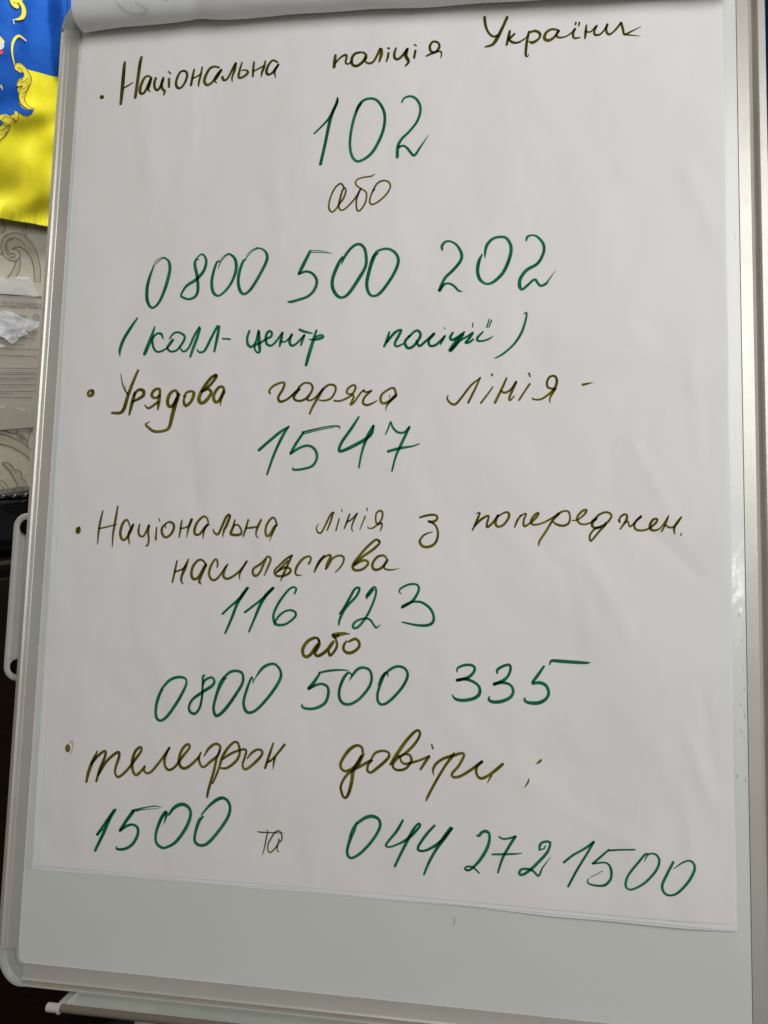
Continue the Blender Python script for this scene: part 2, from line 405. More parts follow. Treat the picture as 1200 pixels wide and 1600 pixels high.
wl = [[(-0.0358,0.06,0.8),(-0.0302,0.0538,0.8),(-0.0296,0.0469,0.8),(-0.0325,0.0406,0.8),(-0.0375,0.0387,0.8)],
      [(0.0324,-0.045,0.8),(0.0338,-0.0263,0.8),(0.0326,-0.008,0.8),(0.0278,0.0133,0.8),(0.0186,0.0279,0.8),(0.0092,0.0373,0.8),(-0.003,0.0415,0.8),(-0.0167,0.0406,0.8),(-0.0294,0.034,0.8),(-0.0374,0.0246,0.8),(-0.0408,0.0124,0.8),(-0.0393,0.0008,0.8),(-0.0339,-0.0068,0.8),(-0.0257,-0.0105,0.8),(-0.0171,-0.0118,0.8),(-0.0081,-0.007,0.8),(-0.0051,-0.0007,0.8),(-0.0058,0.0065,0.8),(-0.0104,0.0106,0.8),(-0.0166,0.011,0.8),(-0.0192,0.0094,0.7)],
      [(-0.0192,0.0094,0.7),(-0.0164,0.0134,0.8),(-0.0075,0.0158,0.8),(0.0011,0.0146,0.8),(0.0107,0.0074,0.8),(0.0175,-0.0038,0.8),(0.0202,-0.0181,0.8),(0.0203,-0.034,0.8),(0.0195,-0.0439,0.7)],
      [(0.0054,0.0212,0.5),(-0.0003,0.0276,0.7),(-0.0088,0.0311,0.7),(-0.0162,0.0312,0.7),(-0.0264,0.0262,0.7),(-0.032,0.0171,0.8),(-0.0316,0.0066,0.8),(-0.0275,-0.0024,0.7),(-0.0203,-0.005,0.7),(-0.0152,-0.0032,0.7),(-0.0148,0.0017,0.7),(-0.0185,0.0024,0.7),(-0.0247,0.0016,0.7),(-0.0291,0.0081,0.7),(-0.0295,0.0175,0.7),(-0.024,0.0254,0.6),(-0.0151,0.029,0.5)],
      [(-0.0134,-0.0113,0.7),(-0.0179,-0.0214,0.8),(-0.0251,-0.0342,0.8),(-0.0345,-0.0449,0.8)], [(-0.0055,-0.0067,0.7),(-0.0064,-0.0177,0.8),(-0.0099,-0.0301,0.8),(-0.0157,-0.0404,0.7)],
      [(0.0011,0.0624,0.7),(0.0028,0.0519,0.7),(0.0069,0.0406,0.6)], [(0.0125,0.063,0.7),(0.0103,0.0519,0.7),(0.0106,0.0387,0.6)], [(0.0073,0.061,0.5),(0.0066,0.0525,0.5)],
      [(-0.0457,-0.0036,0.7),(-0.0407,-0.0005,0.7),(-0.038,0.0022,0.7)],
      [(-0.0756,-0.3429,1.0),(-0.0635,-0.3447,1.0),(-0.049,-0.3504,1.0),(-0.0345,-0.3586,1.0),(-0.0224,-0.3682,1.0),(-0.0139,-0.3763,1.0)],
      [(-0.0771,-0.3615,0.9),(-0.0651,-0.3646,0.9),(-0.0506,-0.3704,0.9),(-0.0361,-0.3789,0.9),(-0.0264,-0.3871,0.9),(-0.0169,-0.398,0.9)],
      [(-0.0727,-0.3369,1.6),(-0.0604,-0.3373,1.4),(-0.0558,-0.3413,1.0)], [(-0.0568,-0.3387,1.0),(-0.0484,-0.3428,1.0),(-0.0421,-0.3431,1.0),(-0.0386,-0.347,0.8)], [(-0.0378,-0.337,1.2),(-0.0384,-0.3445,1.0),(-0.0309,-0.3461,0.9),(-0.0237,-0.3515,0.9),(-0.0203,-0.358,0.9),(-0.0222,-0.3656,0.8)],
      [(-0.0349,-0.3485,0.9),(-0.0275,-0.3513,0.9),(-0.0241,-0.3566,0.9),(-0.0292,-0.3563,0.8),(-0.0349,-0.3485,0.8)], [(-0.0096,-0.3368,1.0),(-0.0141,-0.3455,0.9),(-0.0177,-0.3582,0.9),(-0.0186,-0.3696,0.8)],
      [(-0.0717,-0.4006,0.9),(-0.0653,-0.3985,0.9),(-0.0569,-0.4029,0.9),(-0.0512,-0.4097,0.9),(-0.0516,-0.4147,0.9),(-0.0415,-0.4155,0.9),(-0.0356,-0.4224,0.9),(-0.0352,-0.4327,0.9),(-0.0303,-0.437,0.9),(-0.0272,-0.4464,0.9),(-0.0302,-0.4525,0.9),(-0.0294,-0.4578,0.9)],
      [(-0.0717,-0.4006,0.9),(-0.0615,-0.4127,0.9),(-0.0526,-0.4274,0.9),(-0.0462,-0.4433,0.9),(-0.0423,-0.4578,0.9)], [(-0.078,-0.4328,0.9),(-0.0698,-0.4386,0.9),(-0.0643,-0.448,0.9),(-0.06,-0.4573,0.8)], [(-0.0787,-0.4416,0.8),(-0.0743,-0.4483,0.8),(-0.0726,-0.4573,0.8)]]
K = 1.5/1200
wlines('printed_outline', [[(a, b, w*K) for a, b, w in s] for s in wl], M_wpline, wall, step=.003, kind=None)

# ------------------------------------------------------------------ flag on the wall
def fh(x, y):
    P = 2*math.pi
    h = .030 + .0035*math.sin(P*(x/.115 + .9*y) + .9) + .0012*math.sin(P*(x/.051 - y*3.1) + 2.2)
    h += .0038*math.sin(P*(y/.13 + x*3.1) + .4)*sst(-.02, -.12, y-YB0) 
    h += .0034*math.sin(P*(x*8 - y*7) + 1.4*math.sin(P*y*6))*sst(-.0, -.1, y-YB0)
    h += (.034*sst(FX, FX2, x) - .030*sst(FX2, FX2+.03, x))*sst(-.01, .03, y-YB0)
    hem_line = sst(YH+.03, YH, y); h += .0010*hem_line*math.sin(P*x/.011 + 2*math.sin(P*x/.037)) + .0008*hem_line*noise.noise(Vector((x*160, y*60, 0)))
    return h
fl_edge = [(-0.0966,0.3306),(-0.0292,0.3375),(0.0183,0.3396),(0.0771,0.3399),(0.1205,0.3371),(0.2043,0.3287)]
fl_hem = [(-0.12,0.0553),(-0.0519,0.0565),(-0.0037,0.0574),(0.0341,0.0574),(0.1004,0.0567),(0.1859,0.0517)]
fl_top = [(-0.081,0.514),(-0.0127,0.5417),(0.0606,0.5714),(0.1395,0.6034),(0.2248,0.638)]
YB0 = fl_edge[2][1]; YH = fl_hem[2][1]; FX = [(0.0668,0.4066)][0][0]; FX2 = [(0.0838,0.4121)][0][0]
def lin(pts, x):
    for a, b in zip(pts, pts[1:]):
        if x <= b[0]: break
    t = (x-a[0])/(b[0]-a[0]); return a[1] + (b[1]-a[1])*t
flag = empty('flag', 'blue and yellow satin flag printed with gold scrollwork, hanging on the wall at the left', 'flag', M=wallM)
def band(name, top, bot, m, x0, x1, nx, ny):
    bm = bmesh.new(); g = []
    for j in range(ny+1):
        row = []
        for i in range(nx+1):
            x = x0 + (x1-x0)*i/nx; yt, yb = lin(top, x), lin(bot, x); y = yb + (yt-yb)*j/ny
            row.append(bm.verts.new((x, y, fh(x, y))))
        g.append(row)
    for j in range(ny):
        for i in range(nx): bm.faces.new((g[j][i], g[j][i+1], g[j+1][i+1], g[j+1][i]))
    return add(name, bm, m, flag)
FX0, FX1 = fl_edge[0][0], fl_edge[-1][0]
band('blue_band', fl_top, fl_edge, M_blue, FX0, FX1, 150, 120)
band('yellow_band', fl_edge, fl_hem, M_yellow, FX0, FX1, 150, 160)
bm = bmesh.new(); uvl = bm.loops.layers.uv.new()
ribbon(bm, uvl, [(a, b, .0016) for a, b in fl_hem], fh, .0005, .002); add('hem_line', bm, M_goldline, flag)  # dark ribbon painting the shadow just below the flag's hem
def gold(outline, m=M_gold, off=.0016, step=.002, name='gold_scroll'):
    bm = bmesh.new(); patch(bm, outline, fh, off, .003, step); return add(name, bm, m, flag)
def outl(strokes, m=M_goldline, name='scroll_outline', off=.0024):
    bm = bmesh.new(); uvl = bm.loops.layers.uv.new()
    for s in strokes: ribbon(bm, uvl, [(a, b, w*K) for a, b, w in s], fh, off, .0015)
    return add(name, bm, m, flag)
# blue field running down between the scrolls
gold([(-0.0748,0.331),(-0.0292,0.3375),(-0.0057,0.3391),(0.0122,0.3389),(0.0177,0.3328),(0.0119,0.3198),(0.0001,0.3075),(-0.002,0.2957),(0.002,0.2857),(-0.0014,0.2735),(0.0028,0.2656),(0.0148,0.2631),(0.0275,0.2687),(0.0231,0.2596),(0.014,0.2527),(0.0041,0.2513),(-0.0054,0.2534),(-0.0178,0.2468),(-0.0283,0.2329),(-0.0361,0.2243),(-0.0461,0.2152),(-0.0856,0.2023)], M_blue, .0009, None, 'blue_field')
gold([(-0.0033,0.4578),(-0.003,0.4471),(0.0001,0.4417),(0.0069,0.4387),(0.0131,0.4419),(0.0147,0.4469),(0.0101,0.4496),(0.0149,0.4502),(0.0192,0.4441),(0.0184,0.4339),(0.013,0.4255),(0.0017,0.4172),(0.0101,0.419),(0.0213,0.425),(0.0282,0.4362),(0.0279,0.4471),(0.0225,0.4551),(0.0161,0.4648)])
outl([[(0.0027,0.4459,0.6),(0.0077,0.4488,0.6),(0.0123,0.4471,0.6),(0.0144,0.4435,0.5)], [(-0.0037,0.4534,0.5),(-0.002,0.4453,0.6),(0.0023,0.4403,0.6),(0.0092,0.4384,0.6),(0.0143,0.4424,0.6)], [(0.019,0.4572,0.6),(0.0268,0.4489,0.7),(0.0284,0.4385,0.7),(0.0226,0.4266,0.6),(0.0125,0.4198,0.6),(0.0028,0.4165,0.5)]])
outl([[(0.0004,0.4168,1.2),(0.001,0.4094,1.4)]], M_pale, 'pale_tick')
outl([[(-0.0048,0.3361,1.5),(-0.0073,0.3497,2.4),(-0.0074,0.3628,3.0),(-0.004,0.376,3.4),(0.0028,0.3869,3.4),(0.0091,0.3918,3.2),(0.0151,0.3921,3.0),(0.0234,0.3892,2.6)]], M_gold, 'gold_tendril', .0018)
outl([[(0.0187,0.391,1.2),(0.0234,0.3892,1.8)]], M_pale, 'pale_tip', .0022)
gold([(-0.0048,0.3361),(-0.0009,0.3406),(0.0053,0.3435),(0.0125,0.3435),(0.0184,0.3408),(0.0241,0.3357),(0.0284,0.328),(0.0278,0.3199),(0.0232,0.3084),(0.0162,0.2975),(0.013,0.2875),(0.0111,0.2791),(0.0155,0.2724),(0.0226,0.2697),(0.0276,0.2699),(0.0174,0.2661),(0.009,0.2673),(0.0021,0.2722),(-0.0008,0.2804),(0.0012,0.291),(0.0055,0.3001),(0.0096,0.3057),(0.0033,0.3028),(-0.0029,0.3),(-0.0023,0.3068),(0.0018,0.3136),(0.0094,0.3191),(0.0147,0.3251),(0.015,0.3286),(0.0116,0.3309),(0.0077,0.3275),(0.0017,0.328),(-0.0041,0.3296)])
outl([[(0.0009,0.3333,0.7),(0.0058,0.3348,0.7),(0.0105,0.3328,0.7),(0.0089,0.3279,0.6)], [(-0.0048,0.3361,0.7),(-0.0009,0.3406,0.6),(0.0066,0.3439,0.6),(0.0149,0.3431,0.7),(0.0229,0.3365,0.8),(0.0283,0.3268,1.0),(0.0276,0.3176,1.0),(0.0204,0.3043,1.0),(0.0147,0.2937,0.9),(0.0113,0.2814,0.8),(0.0155,0.2724,0.8),(0.0226,0.2697,0.8),(0.0289,0.2702,0.8)],
      [(-0.0029,0.3,0.9),(0.0032,0.3017,0.8),(0.0096,0.3057,0.8)], [(0.0096,0.3057,0.6),(0.0012,0.291,0.6),(-0.0008,0.2804,0.6),(0.0021,0.2722,0.6),(0.0101,0.2664,0.6),(0.0186,0.2653,0.6)], [(0.0148,0.3263,0.6),(0.0093,0.318,0.6),(0.0004,0.3109,0.6),(-0.0038,0.303,0.6),(-0.0029,0.3,0.6)],
      [(0.0063,0.3104,0.5),(0.0153,0.3163,0.5),(0.0233,0.3254,0.5)], [(0.0161,0.3121,0.5),(0.0226,0.3173,0.5),(0.0269,0.3242,0.5)], [(0.0091,0.3,0.5),(0.0168,0.3055,0.5),(0.0235,0.3131,0.5)], [(0.0084,0.2908,0.5),(0.0124,0.2953,0.5),(0.0164,0.2998,0.5)], [(0.0066,0.2836,0.5),(0.0106,0.288,0.5)], [(0.0085,0.2762,0.5),(0.0113,0.2814,0.5)]])
gold([(-0.0429,0.2403),(-0.0345,0.2436),(-0.0273,0.2454),(-0.0205,0.2427),(-0.0159,0.2405),(-0.013,0.248),(-0.0125,0.2538),(-0.0066,0.253),(-0.006,0.2453),(-0.0103,0.2363),(-0.0149,0.2386),(-0.0215,0.2302),(-0.0218,0.2267),(-0.0289,0.2261),(-0.0344,0.2303),(-0.0386,0.2359)])
outl([[(-0.0405,0.2409,0.7),(-0.0321,0.2442,0.6),(-0.0228,0.2433,0.6),(-0.0159,0.2405,0.7),(-0.0103,0.2363,0.8),(-0.0061,0.2442,0.8),(-0.0066,0.253,0.7),(-0.0113,0.2541,0.6)], [(-0.0229,0.2276,0.8),(-0.0298,0.2292,0.7),(-0.0342,0.2326,0.7),(-0.0326,0.2385,0.7),(-0.0277,0.2409,0.7),(-0.0196,0.2396,0.6),(-0.0126,0.238,0.6)]])
gold([(-0.0461,0.2152),(-0.0366,0.2175),(-0.0293,0.2215),(-0.0217,0.2279),(-0.0234,0.2207),(-0.0289,0.2116),(-0.0366,0.203),(-0.0478,0.1937)])
outl([[(-0.0461,0.2152,0.7),(-0.0354,0.2178,0.6),(-0.028,0.223,0.8),(-0.0217,0.2279,1.2),(-0.0234,0.2207,1.2),(-0.0289,0.2116,1.0),(-0.038,0.2005,0.9),(-0.0479,0.1925,0.8)], [(-0.0441,0.2112,0.5),(-0.032,0.2164,0.5),(-0.0245,0.2227,0.5)], [(-0.0445,0.2056,0.5),(-0.0337,0.2104,0.5),(-0.0273,0.2164,0.5)]])
gold([(-0.0326,0.3808),(-0.026,0.3776),(-0.0206,0.3728),(-0.021,0.3684),(-0.0243,0.3706),(-0.0298,0.3731),(-0.0332,0.3731)]); gold([(-0.0357,0.3712),(-0.0287,0.3724),(-0.0232,0.3698),(-0.0212,0.365),(-0.0241,0.3587),(-0.0302,0.3546),(-0.0372,0.3524)], M_pale, name='pale_shape'); gold([(-0.0373,0.3513),(-0.0243,0.3553),(-0.0272,0.3479),(-0.0379,0.3435)], M_red, name='crimson_shape')

# ------------------------------------------------------------------ notice in a plastic sleeve below the flag
notice = empty('notice_in_sleeve', 'printed notice in a crumpled clear plastic sleeve on the wall under the flag', 'notice', M=wallM)
bm = bmesh.new(); patch(bm, [(-0.0982,-0.0788),(-0.0511,-0.0779),(-0.0016,-0.0769),(0.0639,-0.0759),(0.0377,-0.2464),(0.0181,-0.3287),(-0.0112,-0.3328),(-0.047,-0.334),(-0.0719,-0.3356),(-0.1199,-0.3386)], flat, .004, .05); add('paper_sheet', bm, M_sheetA, notice)
bars = [[(-0.0631,-0.078,1.1),(-0.0511,-0.0776,1.3),(-0.0266,-0.0768,2.0),(-0.0015,-0.0757,1.3),(0.0293,-0.0759,2.0)]]
wlines('header_rule', [[(a, b, w*K) for a, b, w in s] for s in bars], M_dark_line, notice, off=.0052, kind=None)
rules = [[(0.0034,-0.1441,0.5),(0.0163,-0.1438,0.6)], [(-0.0021,-0.1487,0.4),(0.016,-0.148,0.4)], [(-0.0576,-0.1585,0.5),(-0.0331,-0.1584,0.6),(-0.0206,-0.1577,1.0),(0.0127,-0.1579,0.9)], [(-0.0391,-0.1709,0.6),(-0.0115,-0.1706,0.8)], [(-0.0593,-0.1796,0.7),(-0.0223,-0.1793,0.9),(0.0163,-0.1784,0.7)],
    [(-0.0604,-0.193,0.7),(-0.042,-0.1926,1.0),(-0.0308,-0.1926,1.6),(-0.0182,-0.1921,1.5),(-0.0055,-0.1929,1.0),(0.0126,-0.1923,1.0)], [(-0.0623,-0.2167,0.6),(-0.0302,-0.2166,0.8),(0.0135,-0.2156,0.8)], [(-0.063,-0.2246,0.7),(-0.0258,-0.2245,1.0),(0.0102,-0.2239,0.9)],
    [(-0.0633,-0.2289,0.8),(-0.0261,-0.2282,1.1),(-0.0134,-0.228,1.0),(0.0099,-0.228,0.7)], [(-0.0639,-0.2365,1.1),(-0.0343,-0.2363,1.0),(-0.0191,-0.2361,1.4),(0.0093,-0.2359,0.9)], [(-0.0643,-0.2411,0.5),(-0.0396,-0.2402,0.6),(-0.0092,-0.2405,0.7)], [(-0.0649,-0.2484,1.0),(-0.0327,-0.2482,0.9),(-0.015,-0.2484,1.3),(0.0057,-0.2486,1.0)],
    [(-0.0653,-0.2529,0.5),(-0.028,-0.2525,0.6)], [(-0.0659,-0.261,0.9),(-0.0363,-0.2612,0.8),(-0.0211,-0.2612,1.3),(0.0048,-0.261,0.9)], [(-0.0662,-0.2646,0.9),(-0.0428,-0.2648,0.7)], [(-0.0669,-0.2728,0.9),(-0.0422,-0.273,0.8),(-0.022,-0.2731,1.2),(-0.004,-0.2732,1.1)]]
wlines('printed_line', [[(a, b, w*K*.8) for a, b, w in s] for s in rules], M_greyline, notice, off=.0052, kind=None)
def text(body, p0, p1, size, m, parent, z, name='printed_text'):
    cu = bpy.data.curves.new(name, 'FONT'); cu.body = body; cu.size = size; cu.resolution_u = 2; cu.offset = .00008
    t = bpy.data.objects.new(name, cu); col.objects.link(t)
    dg = bpy.context.evaluated_depsgraph_get(); me = bpy.data.meshes.new_from_object(t.evaluated_get(dg))
    bpy.data.objects.remove(t)
    xs = [v.co.x for v in me.vertices]; k = (Vector(p1)-Vector(p0)).length/(max(xs)-min(xs)); x0 = min(xs)
    ang = math.atan2(p1[1]-p0[1], p1[0]-p0[0])
    for v in me.vertices:
        x, y = (v.co.x-x0)*k, v.co.y
        v.co = (p0[0] + x*math.cos(ang) - y*math.sin(ang), p0[1] + x*math.sin(ang) + y*math.cos(ang), z)
    me.materials.append(m); o = bpy.data.objects.new(name, me); col.objects.link(o); o.parent = parent; return o
a, b = [(-0.0501,-0.0948),(0.0281,-0.0923)]; text('ПІД ЧАС ОПОВІЩЕННЯ СИ', a, b, .0058, M_greyline, notice, .0052)
a, b = [(-0.0698,-0.1023),(0.0289,-0.0987)]; text('СИГНАЛУ ПОВІТРЯНА ТРИВОГА', a, b, .0058, M_dark_line, notice, .0052)
wlines('blue_grey_box', [[(a, b, w*K) for a, b, w in s] for s in [[(-0.0421,-0.1166,1.0),(-0.0234,-0.1147,1.4),(-0.0033,-0.115,1.0),(-0.0036,-0.1187,0.8),(-0.0238,-0.1195,1.0),(-0.0424,-0.1202,0.8),(-0.0421,-0.1166,0.8)], [(-0.0373,-0.118,0.7),(-0.0224,-0.1171,1.3),(-0.0073,-0.1171,0.8)]]], M_blueprint, notice, off=.0052, kind=None)
ring = [(0.0151,-0.1087,1.0),(0.0202,-0.1101,1.0),(0.0231,-0.1155,1.0),(0.0194,-0.1214,1.0),(0.014,-0.1236,1.0),(0.011,-0.1201,1.2),(0.0109,-0.1139,1.3),(0.0151,-0.1087,1.0)]
wlines('round_emblem', [[(a, b, w*K) for a, b, w in ring], [(a, b, w*K) for a, b, w in [(0.0148,-0.1136,1.0),(0.0185,-0.1158,1.2),(0.0156,-0.1198,1.0)]]], M_blueprint, notice, off=.0052, kind=None)
def sh(x, y): return .007 + .0014*noise.noise(Vector((x*38, y*38, 1.3))) + .0007*noise.noise(Vector((x*90, y*90, 4.1)))
bm = bmesh.new(); patch(bm, [(-0.097,-0.0489),(-0.05,-0.0472),(0.0074,-0.0398),(0.0227,-0.0749),(0.029,-0.0954),(0.0225,-0.1457),(0.0096,-0.2467),(-0.0023,-0.3331),(-0.0485,-0.3351),(-0.1212,-0.3384)], sh, 0, .010); add('clear_sleeve', bm, M_sleeve, notice)
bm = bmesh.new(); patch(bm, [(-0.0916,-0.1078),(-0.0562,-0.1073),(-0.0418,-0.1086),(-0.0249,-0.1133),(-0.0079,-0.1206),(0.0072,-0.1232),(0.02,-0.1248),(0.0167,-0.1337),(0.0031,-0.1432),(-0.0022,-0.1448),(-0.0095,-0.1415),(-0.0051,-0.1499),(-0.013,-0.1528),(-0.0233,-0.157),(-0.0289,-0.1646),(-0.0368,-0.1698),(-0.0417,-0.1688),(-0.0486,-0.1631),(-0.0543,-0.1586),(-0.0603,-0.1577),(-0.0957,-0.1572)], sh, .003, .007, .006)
add('glare_patch', bm, M_glare, notice)  # white patch painted where the sleeve catches glare
bm = bmesh.new(); patch(bm, [(-0.0867,-0.0481),(-0.0514,-0.0477),(-0.0144,-0.0437),(0.0058,-0.0415),(0.0124,-0.0553),(0.0212,-0.0753),(-0.017,-0.0764),(-0.0538,-0.0774),(-0.0892,-0.0784)], lambda x, y: .008, .002, .007, .006); add('sleeve_flap_glare', bm, M_glare_faint, notice)  # top flap with its pale reflection painted in
bm = bmesh.new(); patch(bm, [(-0.0966,-0.1679),(-0.0685,-0.1701),(-0.0566,-0.1719),(-0.0495,-0.1753),(-0.0571,-0.178),(-0.0691,-0.1773),(-0.0974,-0.1774)], sh, .003, .007, .006); add('glare_patch', bm, M_glare, notice)
bm = bmesh.new(); patch(bm, [(-0.0243,-0.0435),(-0.0143,-0.0418),(0.0059,-0.0402),(0.0056,-0.0439),(-0.0046,-0.0462),(-0.0146,-0.0455)], sh, .003, .007, .006); add('glare_patch', bm, M_glare, notice)
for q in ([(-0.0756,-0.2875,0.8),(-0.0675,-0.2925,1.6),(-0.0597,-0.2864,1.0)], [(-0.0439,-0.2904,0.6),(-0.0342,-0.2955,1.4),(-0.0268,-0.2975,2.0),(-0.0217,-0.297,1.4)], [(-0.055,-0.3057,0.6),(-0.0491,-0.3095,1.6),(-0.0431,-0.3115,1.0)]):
    wlines('crease_glint', [[(a, b, w*K) for a, b, w in q]], M_glare, notice, hf=sh, off=.002, step=.002, kind=None)  # white strokes painting the glints along sleeve creases

# ------------------------------------------------------------------ cabinet with a bag on it, lower left
cx0, cx1 = -.62, .62
c_top = -0.5652
cabinet = empty('cabinet', 'dark red-brown wooden cabinet standing against the wall behind the easel', 'cabinet', M=wallM)
bm = bmesh.new(); box(bm, cx0, cx1, zb+.001, c_top-.02, .004, .13, .002); add('carcass', bm, M_wood, cabinet, smooth=False)
bm = bmesh.new(); box(bm, cx0-.01, cx1+.01, c_top-.0198, c_top, .004, .14, .002); add('top', bm, M_wood, cabinet, smooth=False)
bm = bmesh.new(); box(bm, cx0-.01, cx1+.01, c_top-.0075, c_top-.001, .1402, .1425, .0008); add('edge_strip', bm, M_edge, cabinet, smooth=False)
for k in range(2):
    bm = bmesh.new(); box(bm, cx0+.01+k*.61, cx0+.60+k*.61, zb+.08, c_top-.03, .1302, .146, .003); add('door', bm, M_wood, cabinet, smooth=False)
bag = empty('bag', 'glossy black bag lying on the dark cabinet below the wallpaper', 'bag', M=wallM)
bm = bmesh.new(); box(bm, -.34, .16, c_top+.0005, c_top+.118, .02, .115, .03, 5)
bmesh.ops.subdivide_edges(bm, edges=[e for e in bm.edges if e.calc_length() > .03], cuts=6, use_grid_fill=True)
for v in bm.verts:
    if v.co.y > c_top+.02:
        k = noise.noise_vector(v.co*14); v.co += Vector((k.x*.008, k.y*.010 - .10*(v.co.x-.05)*(v.co.x > .05), k.z*.008))
add('bag_body', bm, M_bag, bag)
bm = bmesh.new()
q = cr([(-.30, c_top+.10, .1), (-.22, c_top+.118, .13), (-.1, c_top+.112, .13), (.02, c_top+.112, .12), (.1, c_top+.085, .115)], .02)
for a, b in zip(q, q[1:]): tube(bm, a, b, .006, 8)
add('strap', bm, M_bag, bag)

# ------------------------------------------------------------------ second flag, seen past the right edge of the easel
bm = bmesh.new(); g = []
f2 = ((1.121, 1.63, 1.924), 0.9)
for j in range(41):
    row = []
    for i in range(31):
        x = -.05 + .6*i/30; y = -.0 + 1.3*j/40
        row.append(bm.verts.new((x, .02*math.sin(x*30 + y*2) + .01*math.sin(x*70 - y), y)))
    g.append(row)
for j in range(40):
    for i in range(30): bm.faces.new((g[j][i], g[j][i+1], g[j+1][i+1], g[j+1][i]))
M_blue2 = m_cloth('deep_blue_cloth', (.004, .035, .16), (.006, .05, .21))
o = add('blue_cloth', bm, M_blue2); o.location = f2[0]; o.rotation_euler = (0, 0, f2[1])
o['label'] = 'deep blue hanging cloth seen past the upper right edge of the easel'; o['category'] = 'cloth'

# ------------------------------------------------------------------ the easel; its frame: x across, y up the board, z out of it
BU, BV = .660, .956
bM = Matrix.Translation((0, 0, .80)) @ Matrix.Rotation(R(90-14), 4, 'X')
easel = empty('flipchart_easel', 'white magnetic flipchart easel with aluminium frame, tilted back', 'flipchart easel', M=bM)

RL = [(0, -.003), (0, .0008), (.0050, .0004), (.0112, .0008), (.0118, .0012), (.0149, .0018), (.0165, .00305), (.0171, .0030), (.0226, -.0010), (.0229, -.018)]
RR = [(0, -.003), (.0004, .0008), (.0105, .0013), (.0136, -.0004), (.0143, -.0050), (.0168, -.0010), (.0182, .0042), (.0240, .0050), (.0248, .0035), (.0250, -.018)]
RB = [(0, -.003), (0, .0008), (.0060, .0008), (.0125, .0016), (.0140, .0028), (.0147, -.0012), (.0168, -.0012), (.0176, .0030), (.0195, .0033), (.0245, -.0180)]
RT = RR
cw, chh = .006, .012       # how far the corner pieces reach along the rails
def rail(name, prof, f, a0, a1, m, label, seg=1):
    bm = bmesh.new(); rows = []
    for k in range(seg+1):
        a = a0 + (a1-a0)*k/seg; rows.append([bm.verts.new(f(a, d, h)) for d, h in prof])
    for r0, r1 in zip(rows, rows[1:]):
        for i in range(len(prof)-1): bm.faces.new((r0[i], r0[i+1], r1[i+1], r1[i]))
    bm.faces.new(rows[0]); bm.faces.new(rows[-1][::-1])
    bm.faces.new([rows[0][0], rows[-1][0], rows[-1][-1], rows[0][-1]])
    bmesh.ops.recalc_face_normals(bm, faces=bm.faces[:])
    return sharp(add(name, bm, m, easel, label), 22)
rail('frame_rail', RL, lambda a, d, h: (-d, a, h), chh, BV-chh, M_rail, 'left aluminium rail with a rounded lip')
rail('frame_rail', RR, lambda a, d, h: (BU+d, a, h), chh, BV-chh, M_rail, 'right aluminium rail, ribbed')
rail('frame_rail', RB, lambda a, d, h: (a, -d, h), cw, BU-cw, M_alu, 'bottom aluminium rail with a double lip')
rail('frame_rail', RT, lambda a, d, h: (a, BV+d, h), cw, BU-cw, M_alu, 'top aluminium rail')
def corner(cx, cy, sx, sy, PX, PY, label):
    bm = bmesh.new(); rows = []; n = 14
    for k in range(n+1):
        t = math.pi/2*k/n; row = []
        for (dx, hx), (dy, hy) in zip(PX, PY):
            rx, ry = cw + dx, chh + dy; w = math.sin(t)**2; h = hx*(1-w) + hy*w
            row.append(bm.verts.new((cx + sx*rx*math.cos(t), cy + sy*ry*math.sin(t), h + .0002)))
        rows.append(row)
    for r0, r1 in zip(rows, rows[1:]):
        for i in range(len(PX)-1): bm.faces.new((r0[i], r0[i+1], r1[i+1], r1[i]))
    bm.faces.new(rows[0]); bm.faces.new(rows[-1][::-1])
    bmesh.ops.recalc_face_normals(bm, faces=bm.faces[:])
    c = bm.faces[:]
    o = sharp(add('frame_corner', bm, M_plastic, easel, label), 30)
    me = o.data
    return o
CL = [(0, -.003), (.0004, .0016), (.0012, .0019), (.0030, -.0016), (.0140, -.0020), (.0160, .0006), (.0172, .0034), (.0190, .0034), (.0226, -.0010), (.0229, -.018)]
CB = [(0, -.003), (.0004, .0016), (.0012, .0019), (.0030, -.0004), (.0150, -.0006), (.0165, .0006), (.0180, .0032), (.0200, .0033), (.0235, -.003), (.0245, -.018)]
corner(cw, chh, -1, -1, CL, CB, 'bottom left plastic corner'); corner(BU-cw, chh, 1, -1, CL, CB, 'bottom right plastic corner')
corner(cw, BV-chh, -1, 1, CL, CL, 'top left plastic corner'); corner(BU-cw, BV-chh, 1, 1, CL, CL, 'top right plastic corner')

bm = bmesh.new(); out = []
for (cx, cy, a0) in ((BU-cw, BV-chh, 0), (cw, BV-chh, 90), (cw, chh, 180), (BU-cw, chh, 270)):
    for k in range(9):
        t = R(a0 + 90*k/8); out.append((cx + cw*math.cos(t)*.999, cy + chh*math.sin(t)*.999))
vs = [bm.verts.new((x, y, 0)) for x, y in out]; f = bm.faces.new(vs)
r = bmesh.ops.extrude_face_region(bm, geom=[f])
for v in r['geom']:
    if isinstance(v, bmesh.types.BMVert): v.co.z = -.012
bmesh.ops.recalc_face_normals(bm, faces=bm.faces[:])
board = add('board_surface', bm, M_board, easel, smooth=False)
bm = bmesh.new(); box(bm, -.0205, BU+.0205, -.0215, BV+.0205, -.0165, -.0122, .001); add('board_back', bm, M_alu, easel, smooth=False)
bm = bmesh.new(); uvl = bm.loops.layers.uv.new()
for (x0, y0, w, ang) in [(.4115, .0715, .0011, 82)]:
    ribbon(bm, uvl, [(x0, y0+.004, .0005), (x0+.0006, y0, .0006), (x0, y0-.004, .0003)], flat, .00015, .001)
add('pen_mark', bm, m_simple('faint_pencil', (.30, .29, .29), .6), board)

